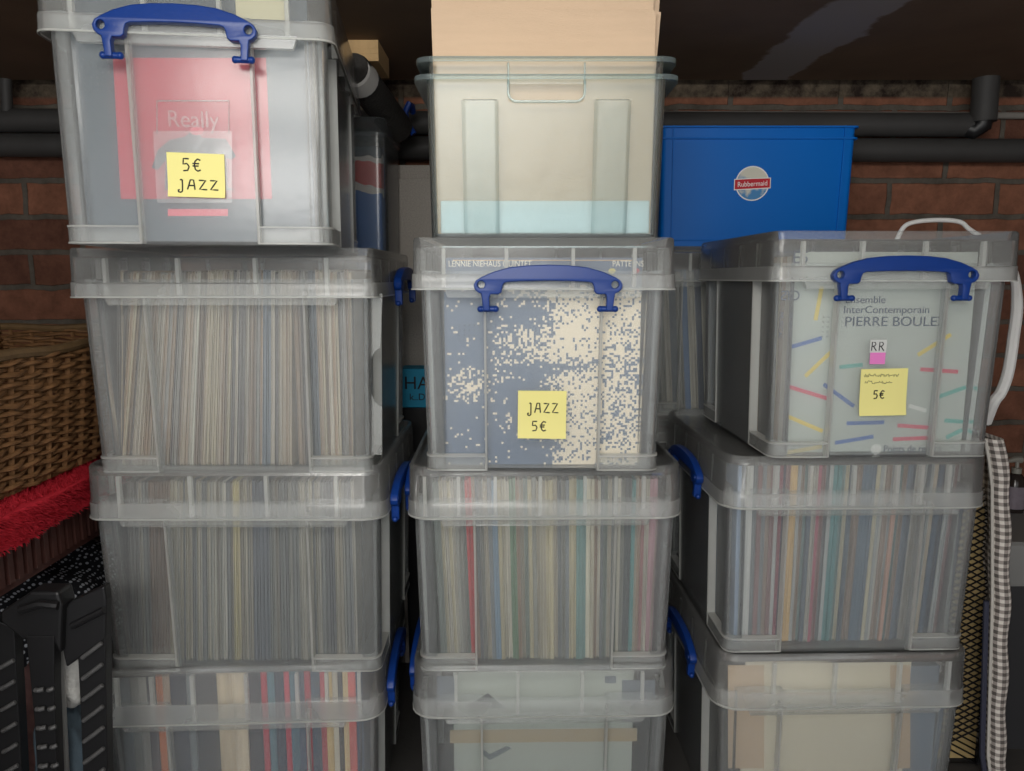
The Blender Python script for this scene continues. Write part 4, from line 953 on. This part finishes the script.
# cloth: a folded width hanging down, its fold towards the front
root = thing('gingham_cloth', 'grey and white checked cloth hanging folded beside the mesh basket', 'cloth', (0, 0, 0))
GD = 1.28; rows = 60; prof = []
zs = [P(990, 440, GD).z*(1-i/rows)+.02*(i/rows) for i in range(rows+1)]
def cx_at(z):
    tz = [(P(982, 440, GD).z, P(999, 440, GD).x), (P(994, 480, GD).z, P(1006, 480, GD).x), (P(994, 600, GD).z, P(1006, 600, GD).x), (P(990, 760, GD).z, P(1001, 760, GD).x), (0, P(998, 860, GD).x)]
    for (z0, x0), (z1, x1) in zip(tz, tz[1:]):
        if z <= z0 and z >= z1: return x0+(x1-x0)*(z0-z)/(z0-z1)
    return tz[0][1] if z > tz[0][0] else tz[-1][1]
cs = 14
me = bpy.data.meshes.new('cloth'); vs = []; fs = []; uvs = {}
for i, z in enumerate(zs):
    c = cx_at(z); wob = .0025*math.sin(i*.5)
    for k_ in range(cs+1):
        t = k_/cs
        if t < .3: x = -.014; y = .014*(1-t/.3); d = -.014*(1-t/.3)
        elif t > .7: x = .014+.004*(t-.7); y = .10*(t-.7)/.3; d = .04+.10*(t-.7)/.3
        else:
            a_ = math.pi*(t-.3)/.4; x = -.014*math.cos(a_); y = -.014*math.sin(a_); d = (t-.3)/.4*.04
        vs.append((c+x+wob*(1 if t > .5 else .5), GD+.014+y, z)); uvs[len(vs)-1] = (d, z)
for i in range(rows):
    for k_ in range(cs):
        a_ = i*(cs+1)+k_; fs.append((a_, a_+1, a_+cs+2, a_+cs+1))
me.from_pydata(vs, [], fs); lay = me.uv_layers.new(name='UVMap')
for lp in me.loops: lay.data[lp.index].uv = uvs[lp.vertex_index]
me.materials.append(gingham()); me.polygons.foreach_set('use_smooth', [True]*len(fs))
o = bpy.data.objects.new('cloth', me); C.objects.link(o); o.parent = root; sd = o.modifiers.new('thickness', 'SOLIDIFY'); sd.thickness = .0015; sd.offset = 0
mb = MB(); mb.tube([(cx_at(z)-.017, GD+.012, z) for z in zs[::4]], [.0028]*len(zs[::4]), 7); mb.build('piping', mat('white_piping', srgb(200, 196, 188), .9), root, smooth=True)
mb = MB(); mb.tube([(cx_at(z)-.023, GD+.02, z) for z in zs[28::4]], .005, 7); mb.build('tape_edge', mat('navy_tape', srgb(60, 62, 78), .9), root, smooth=True)
# grey chest and the soap bottle on it
cx0 = P(1002, 560, 1.40).x; ztop = P(1010, 543, 1.40).z
root = thing('storage_chest', 'grey plastic chest under the soap bottle at the wall', 'chest', (cx0+.25, 1.57, 0))
mb = MB(); mb.loft([rrect(.24, .16, .02, z, 3) if z < .2 else rrect(.245, .165, .02, z, 3) for z in (.0, .05, ztop-.09)]); mb.build('body', mat('dark_grey_chest', srgb(46, 46, 48), .6), root, smooth=True)
mb = MB(); mb.loft([rrect(.25, .17, .02, ztop-.09, 3), rrect(.252, .172, .02, ztop-.085, 3), rrect(.25, .17, .02, ztop-.006, 3), rrect(.244, .164, .02, ztop, 3)]); mb.build('lid', mat('light_grey_chest_lid', srgb(128, 128, 126), .55, .05, 10), root, smooth=True)
bp_ = P(1013, 506, 1.60)
root = thing('soap_bottle', 'dark pump soap bottle with a lilac label on the grey chest', 'bottle', (bp_.x, 1.60, ztop))
bh = P(1013, 473, 1.60).z-ztop; mb = MB(); mb.loft([rrect(.017, .017, .012, 0), rrect(.019, .019, .014, .004), rrect(.019, .019, .014, bh-.016), rrect(.012, .012, .011, bh-.003), rrect(.0085, .0085, .0084, bh)])
mb.build('bottle_body', mat('dark_amber_plastic', srgb(44, 38, 36), .2), root, smooth=True)
mb = MB(); mb.tube([(0, 0, bh), (0, 0, bh+.012)], .010, 12); mb.tube([(0, 0, bh+.012), (0, 0, bh+.030)], .004, 8); mb.tube([(.008, 0, bh+.030), (-.004, 0, bh+.031), (-.026, -.004, bh+.028)], [.008, .007, .004], 8); mb.build('pump', mat('offwhite_pump', srgb(130, 128, 120), .4), root, smooth=True)
mb = MB(); mb.loft([rrect(.0195, .0195, .0142, z) for z in (.010, bh-.028)], False, False); mb.build('bottle_label', mat('lilac_label', srgb(116, 108, 116), .7, .15, 120), root)

# ------------------------------------------------------------------ left side: shelf, towel, basket
XS = -.688
zsh = P(0, 513, .997).z
root = thing('shelf', 'dark brown low shelf under the red towel and basket', 'shelf', (XS-.28, 1.20, 0))
bt = E-.329; bb = E-.440
mb = MB(); mb.box(-.27, .262, -.42, .42, bt-.025, bt); mb.build('shelf_board', M['darkwood'], root, bevel=.003)
mb = MB(); mb.box(.235, .255, -.42, .42, bb, bt-.025)
for i in range(42): y = -.41+i*.02; mb.box(.255, .262, y, y+.011, bb+.012, bt-.03)
mb.build('apron', mat('reddish_brown_wood', srgb(74, 44, 38), .6, .3, 30), root)
for sx, sy in ((-1, -1), (-1, 1), (1, 1), (1, -1)):
    mb = MB(); mb.box(sx*.235-.02, sx*.235+.02, sy*.39-.02, sy*.39+.02, 0, bt-.025 if sx < 0 else bb); mb.build('leg', M['darkwood'], root)
# red shaggy towel
rng = random.Random(3); mb = MB(); nx_, ny_ = 10, 50
def towel_pt(u, v):            # u across and then down over the edge, v along the depth
    y = .80+v*.80
    if u < .7: return Vector((XS-.20+.205*u/.7, y, bt+.012+.002*math.sin(v*30))), Vector((0, 0, 1))
    t = (u-.7)/.3; return Vector((XS+.007+.004*math.sin(v*23+u*9), y, bt+.010-.042*t)), Vector((1, 0, .2))
vs = []; fs = []
for i in range(nx_+1):
    for j in range(ny_+1): vs.append(towel_pt(i/nx_, j/ny_)[0])
for i in range(nx_):
    for j in range(ny_): a_ = i*(ny_+1)+j; fs.append((a_, a_+1, a_+ny_+2, a_+ny_+1))
mb.add(vs, fs)
for k_ in range(9000):
    u = .45+.57*rng.random(); v = rng.random(); p, n_ = towel_pt(min(u, 1), v); L_ = rng.uniform(.007, .014)
    d = (n_+Vector((rng.uniform(-.6, .6), rng.uniform(-.8, .8), rng.uniform(-.9, .3)))).normalized(); s_ = Vector((0, 1, 0)).cross(d).normalized()*.0011 if abs(d.y) < .9 else Vector((.001, 0, 0))
    sy_ = Vector((0, .0011, 0)); o_ = len(mb.v)
    mb.add([p-sy_, p+sy_, p+d*L_*.6+sy_*.9, p+d*L_, p+d*L_*.6-sy_*.9], [(0, 1, 2, 3, 4)])
o = mb.build('red_towel', mat('red_shaggy_cotton', srgb(190, 46, 60), .95, .25, 60, spec=.1)); tag(o, 'red shaggy towel hanging over the shelf under the basket', 'towel')
# wicker basket
BX = XS-.012; zb0 = bt+.021; zb1 = E-.112
y0b, y1b = .78, 1.62; x0b, x1b = BX-.42, BX
M['wicker'] = mat('brown_wicker', srgb(116, 84, 54), .65, .65, 60, .2, 120, .25)
root = thing('wicker_basket', 'brown wicker basket on the red towel beside the tall stack', 'basket', (0, 0, 0))
rings_n = 26; mb = MB()
def per(f, zf):                # point round the basket at perimeter fraction f; flares a little upward
    e = .02*(zf-1); xa, xb_, ya, yb_ = x0b-e, x1b+e, y0b-e, y1b+e
    pr = [(xb_, ya), (xb_, yb_), (xa, yb_), (xa, ya)]; ln = [yb_-ya, xb_-xa, yb_-ya, xb_-xa]; T_ = sum(ln); d = (f % 1)*T_
    for q_ in range(4):
        if d <= ln[q_]: t = d/ln[q_]; A_, B_ = pr[q_], pr[(q_+1) % 4]; return A_[0]+(B_[0]-A_[0])*t, A_[1]+(B_[1]-A_[1])*t
        d -= ln[q_]
    return pr[0]
st_n = 56
for r_ in range(rings_n):
    zf = r_/(rings_n-1); zz = zb0+.006+(zb1-zb0-.012)*zf; pts = []
    for k_ in range(st_n*4):
        f = k_/(st_n*4); x, y = per(f, zf); ph = math.sin(math.pi*(f*st_n)+math.pi*(r_ % 2))*.006
        cxm, cym = (x0b+x1b)/2, (y0b+y1b)/2
        if abs(x-x1b) < .022 and y0b < y < y1b: x += ph
        elif abs(x-x0b) < .022 and y0b < y < y1b: x -= ph
        elif y > cym: y += ph
        else: y -= ph
        pts.append((x, y, zz+.003*math.sin(f*41+r_*.35)+.0016*math.sin(f*190+r_)))
    mb.tube(pts, [.0036+.0006*math.sin(k_*.23+r_*2) for k_ in range(len(pts))], 6, closed=True)
mb.build('weave', M['wicker'], root, smooth=True)
mb = MB()
for k_ in range(st_n):
    f = (k_+.5)/st_n; x, y = per(f, 0); x2, y2 = per(f, 1); mb.tube([(x, y, zb0), (x2, y2, zb1)], .0042, 6)
mb.build('stakes', M['wicker'], root, smooth=True)
mb = MB(); rp = [Vector((*per(k_/80, 1), zb1+.004+.002*math.sin(k_))) for k_ in range(80)]
mb.tube(rp, .008, 8, closed=True); mb.build('rim', mat('golden_wicker_rim', srgb(104, 82, 54), .65, .4, 60, .2, 120), root, smooth=True)
mb = MB(); mb.box(x0b+.02, x1b-.02, y0b+.02, y1b-.02, zb0-.002, zb0+.006); mb.build('base', M['wicker'], root)

# polka dot bag, white towel and blue cloth under and before the shelf
def dots_mat():
    m_, nt, out = new_mat('black_polka_dot_fabric'); L = nt.links.new; b_ = N(nt, 'ShaderNodeBsdfPrincipled', i_Roughness=.85); L(b_.outputs[0], out.inputs[0])
    tc = N(nt, 'ShaderNodeTexCoord'); v = N(nt, 'ShaderNodeTexVoronoi', i_Scale=115.0, i_Randomness=.3); L(tc.outputs['Object'], v.inputs['Vector'])
    cr = N(nt, 'ShaderNodeValToRGB'); L(v.outputs['Distance'], cr.inputs[0]); cr.color_ramp.elements[0].position = .30; cr.color_ramp.elements[0].color = c4(srgb(190, 194, 202)); cr.color_ramp.elements[1].position = .38; cr.color_ramp.elements[1].color = c4(srgb(20, 21, 28))
    L(cr.outputs[0], b_.inputs['Base Color']); return m_
def lump(name, label, cat, c, s, m_, seed=0, amp=.12, sq=2.6):
    bm = bmesh.new(); bmesh.ops.create_icosphere(bm, subdivisions=5, radius=1); rg = random.Random(seed); ph = [rg.uniform(0, 6) for _ in range(6)]
    for v in bm.verts:
        p = v.co.copy(); nrm = (abs(p.x)**sq+abs(p.y)**sq+abs(p.z)**sq)**(1/sq); p = p/nrm
        k_ = 1+amp*(math.sin(p.x*5+ph[0])*math.sin(p.y*4+ph[1])+.5*math.sin(p.z*9+p.x*6+ph[2])+.35*math.sin(p.y*13+p.z*5+ph[3]))*.5
        p = p*k_; p.z = max(p.z, -.98)
        v.co = Vector((p.x*s[0], p.y*s[1], p.z*s[2]))
    lo_ = min(v.co.z for v in bm.verts)
    for v in bm.verts: v.co.z -= lo_
    me_ = bpy.data.meshes.new(name); bm.to_mesh(me_); bm.free(); me_.materials.append(m_); me_.polygons.foreach_set('use_smooth', [True]*len(me_.polygons))
    o_ = bpy.data.objects.new(name, me_); C.objects.link(o_); o_.location = c; tag(o_, label, cat); return o_
lump('fabric_bag', 'black polka dot fabric bag stuffed full under the shelf', 'bag', (-.87, 1.32, 0), (.14, .24, .235), dots_mat(), 2)
lump('white_towel', 'white terry towel seen between the black stool legs', 'towel', (-.672, 1.055, .322), (.03, .04, .058), mat('white_terry', srgb(200, 200, 196), .95, .1, 200, .4, 300), 4, .15)
lump('blue_cloth', 'grey blue crumpled cloth low between the black stool legs', 'cloth', (-.69, 1.06, 0), (.045, .05, .162), mat('grey_blue_cloth', srgb(74, 88, 98), .9, .25, 30, .3, 120), 5, .15)
lump('patterned_cloth', 'red and blue patterned cloth by the stool hinge', 'cloth', (-.745, 1.08, 0), (.03, .04, .19), mat('patterned_cotton', srgb(128, 96, 92), .9, .6, 60), 6, .1)

# ------------------------------------------------------------------ folding step stool
SDp = .985
root = thing('folding_stool', 'black plastic folding step stool standing folded before the bottom box', 'stool', (0, 0, 0))
def bar(mb_, pts_px, D, th, wid=None):
    q_ = [P(x, y, D) for x, y in pts_px]; mb_.prism(q_, (0, th, 0))
mb = MB(); bar(mb, [(62, 612), (70, 602), (104, 586), (106, 600), (105, 640), (66, 668), (60, 640)], SDp, .018); mb.build('hinge_plate', M['black'], root, bevel=.003)
mb = MB(); bar(mb, [(0, 612), (30, 592), (58, 592), (62, 606), (60, 655), (52, 640), (22, 640), (0, 622)], SDp-.012, .034); mb.build('top_frame', M['black'], root, bevel=.004)
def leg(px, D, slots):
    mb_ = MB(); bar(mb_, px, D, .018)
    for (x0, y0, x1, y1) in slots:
        a_, b_ = P(x0, y0, D-.003), P(x1, y1, D-.003); mb_.tube([a_, a_.lerp(b_, .5)+Vector((0, -.002, .0)), b_], .0036, 8, 1)  # raised bars stand in for the slots, their brightness painted on
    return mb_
fl = lambda x, y, D: (x, y)
def foot(pxs, D):              # carry a leg down to the floor along its own line
    return pxs
lg = leg([(76, 628), (105, 605), (106, 700), (109, 860), (111, 1010), (92, 1010), (86, 860), (80, 700)], SDp+.002, [(82+i*.4, 658+i*21, 102+i*.4, 643+i*21) for i in range(14)]); lg.build('leg', [M['black'], M['slot_light']], root, bevel=.003)
lg = leg([(26, 636), (54, 636), (54, 690), (58, 800), (68, 1010), (50, 1010), (42, 860), (34, 720)], SDp-.014, [(35+i*1.1, 690+i*19, 44+i*1.1, 689+i*19) for i in range(12)]+[(48+i*1.1, 690+i*19, 54+i*1.1, 688+i*19) for i in range(12)]); lg.build('leg', [M['black'], M['slot_light']], root, bevel=.004)
lg = leg([(-10, 618), (14, 628), (18, 700), (26, 860), (34, 1010), (12, 1010), (4, 860), (-6, 720)], SDp+.004, [(0+i*.8, 668+i*21, 14+i*.8, 660+i*21) for i in range(12)]); lg.build('leg', [M['black'], M['slot_light']], root, bevel=.003)
mb = MB(); mb.tube([P(57, 640, SDp+.016), P(61, 700, SDp+.016), P(66, 800, SDp+.016), P(76, 1000, SDp+.016)], .0065, 10); mb.build('metal_strut', M['metal'], root, smooth=True)
mb = MB(); mb.tube([P(20, 610, SDp-.016), P(40, 604, SDp-.018), P(58, 606, SDp-.016)], .006, 8); mb.tube([P(72, 626, SDp-.004), P(104, 610, SDp-.004)], .005, 8); mb.build('grip', M['black'], root, smooth=True)

# ------------------------------------------------------------------ things behind the left stack
TB = 1.56; xa, xb_ = P(335, 180, TB).x, P(388, 180, TB).x; zt_ = P(370, 116, TB).z
root = thing('tall_bin', 'tall smoky clear bin with red and blue contents behind the red cover box', 'bin', ((xa+xb_)/2, TB+.1, 0))
hw_ = (xb_-xa)/2; mb = MB(); k_ = .003
mb.loft([rrect(hw_-.012, .085, .02, 0), rrect(hw_-.004, .095, .02, zt_-.03), rrect(hw_-.004-k_, .092, .018, zt_-.03), rrect(hw_-.012-k_, .082, .018, .004)]); mb.build('body', M['grey_clear'], root, smooth=True)
mb = MB(); mb.loft([rrect(hw_, .1, .022, zt_-.036), rrect(hw_, .1, .022, zt_-.012), rrect(hw_-.006, .094, .02, zt_)]); mb.build('lid', M['grey_clear'], root, smooth=True)
def bin_fill():
    m_ = mat('red_blue_packaging', srgb(40, 92, 150), .6); nt = m_.node_tree; L = nt.links.new; b_ = [n for n in nt.nodes if n.type == 'BSDF_PRINCIPLED'][0]
    tc = N(nt, 'ShaderNodeTexCoord'); se = N(nt, 'ShaderNodeSeparateXYZ'); L(tc.outputs['Object'], se.inputs[0]); nz = N(nt, 'ShaderNodeTexNoise', i_Scale=22.0); L(tc.outputs['Object'], nz.inputs['Vector'])
    ad = N(nt, 'ShaderNodeMath', operation='MULTIPLY_ADD'); L(nz.outputs[0], ad.inputs[0]); ad.inputs[1].default_value = .05; L(se.outputs[2], ad.inputs[2])
    cr = N(nt, 'ShaderNodeValToRGB'); cr.color_ramp.interpolation = 'CONSTANT'; mr = N(nt, 'ShaderNodeMapRange'); L(ad.outputs[0], mr.inputs[0]); mr.inputs[1].default_value = zt_-.30; mr.inputs[2].default_value = zt_
    L(mr.outputs[0], cr.inputs[0]); e0, e1 = cr.color_ramp.elements; e0.position = 0; e0.color = c4(srgb(24, 96, 170)); e1.position = .60; e1.color = c4(srgb(206, 196, 188))
    for p_, c_ in ((.66, srgb(200, 66, 58)), (.80, srgb(206, 196, 188)), (.84, srgb(50, 64, 74))): e = cr.color_ramp.elements.new(p_); e.color = c4(c_)
    L(cr.outputs[0], b_.inputs['Base Color']); return m_
mb = MB(); mb.box(-hw_+.03, hw_-.022, -.05, .06, .005, zt_-.05); o = mb.build('packaged_item', bin_fill(), None, bevel=.004); o.location = root.location; tag(o, 'blue and red packaged item inside the tall smoky bin', 'package')
# rolled mat and wood offcut lying on the bin
mb = MB(); a_, b_ = P(352, 68, 1.46), P(398, 128, 1.70)
ax = (b_-a_); mb.tube([a_, a_+ax*.04, a_+ax*.5, b_], [.030, .033, .033, .033], 20)
root = thing('rolled_mat', 'black rolled mat with a white end wrapped, wedged behind the top box', 'mat', (0, 0, 0))
mb.build('roll', mat('black_ribbed_rubber', srgb(52, 50, 48), .7, .3, 90, .6, 180), root, smooth=True)
mb = MB(); mb.tube([a_+ax*.02+Vector((.004, -.004, -.006)), a_+ax*.16+Vector((.003, -.004, -.004))], [.030, .0345], 20); mb.build('end_wrap', mat('white_wrap', srgb(190, 188, 184), .7, .05, 30), root, smooth=True)
w0 = P(352, 61, 1.55); w1 = P(378, 39, 1.55)
mb = MB(); mb.box(w0.x-.06, w1.x, 1.55, 1.68, w0.z, w1.z)
for i in range(3): mb.box(w0.x-.058, w1.x-.002, 1.5492, 1.55, w0.z+.01*i+.004, w0.z+.01*i+.006)
o = mb.build('wood_offcut', M['wood'], None, bevel=.002); tag(o, 'pale raw wood offcut wedged under the ceiling behind the top box', 'wood')
# leaning foam boards
FB = 1.755
for (p0, p1, y0, y1, D_, lab) in ((380, 428, 178, 346, FB, 'tall grey white textured board leaning at the wall between the stacks'), (392, 428, 165, 178, FB+.022, 'short textured board end showing above the tall board')):
    a_, b_ = P(p0, y0, D_), P(p1, y0, D_); z1 = a_.z
    mb = MB(); mb.box(a_.x, b_.x+.10, 0, .02, 0, z1)
    o = mb.build('textured_board', mat('grey_white_textured_board', srgb(176, 170, 162), .85, .35, 320, .4, 300, .15), None, bevel=.002); o.location = (0, D_, 0); tag(o, lab, 'board')
# black bin with the turquoise carton on it
HB = 1.66
a_, b_ = P(400, 388, HB), P(452, 388, HB); z0, z1 = P(410, 408, HB).z, P(410, 369, HB).z
root = thing('black_bin', 'black plastic bin standing in the gap between two stacks', 'bin', ((a_.x+b_.x)/2, HB+.04, 0)); hw_ = (b_.x-a_.x)/2
mb = MB(); mb.loft([rrect(hw_-.006, .032, .01, 0), rrect(hw_, .038, .01, z0-.012), rrect(hw_+.002, .04, .01, z0-.012), rrect(hw_+.002, .04, .01, z0)]); mb.build('body', M['black'], root, smooth=True)
root = thing('carton', 'turquoise carton with black letters HA on the black bin', 'carton', ((a_.x+b_.x)/2, HB+.04, z0))
mb = MB(); mb.box(-hw_, hw_, -.035, .035, 0, z1-z0); mb.build('carton_body', mat('turquoise_card', srgb(30, 150, 190), .6, .1, 20), root, bevel=.002)
text('HA', .042, M['ink'], 'printed_letters', root, (-hw_+.008, -.0358, (z1-z0)*.62), align='LEFT'); text('k..D', .022, M['ink'], 'printed_letters', root, (-hw_+.02, -.0358, (z1-z0)*.27), align='LEFT')
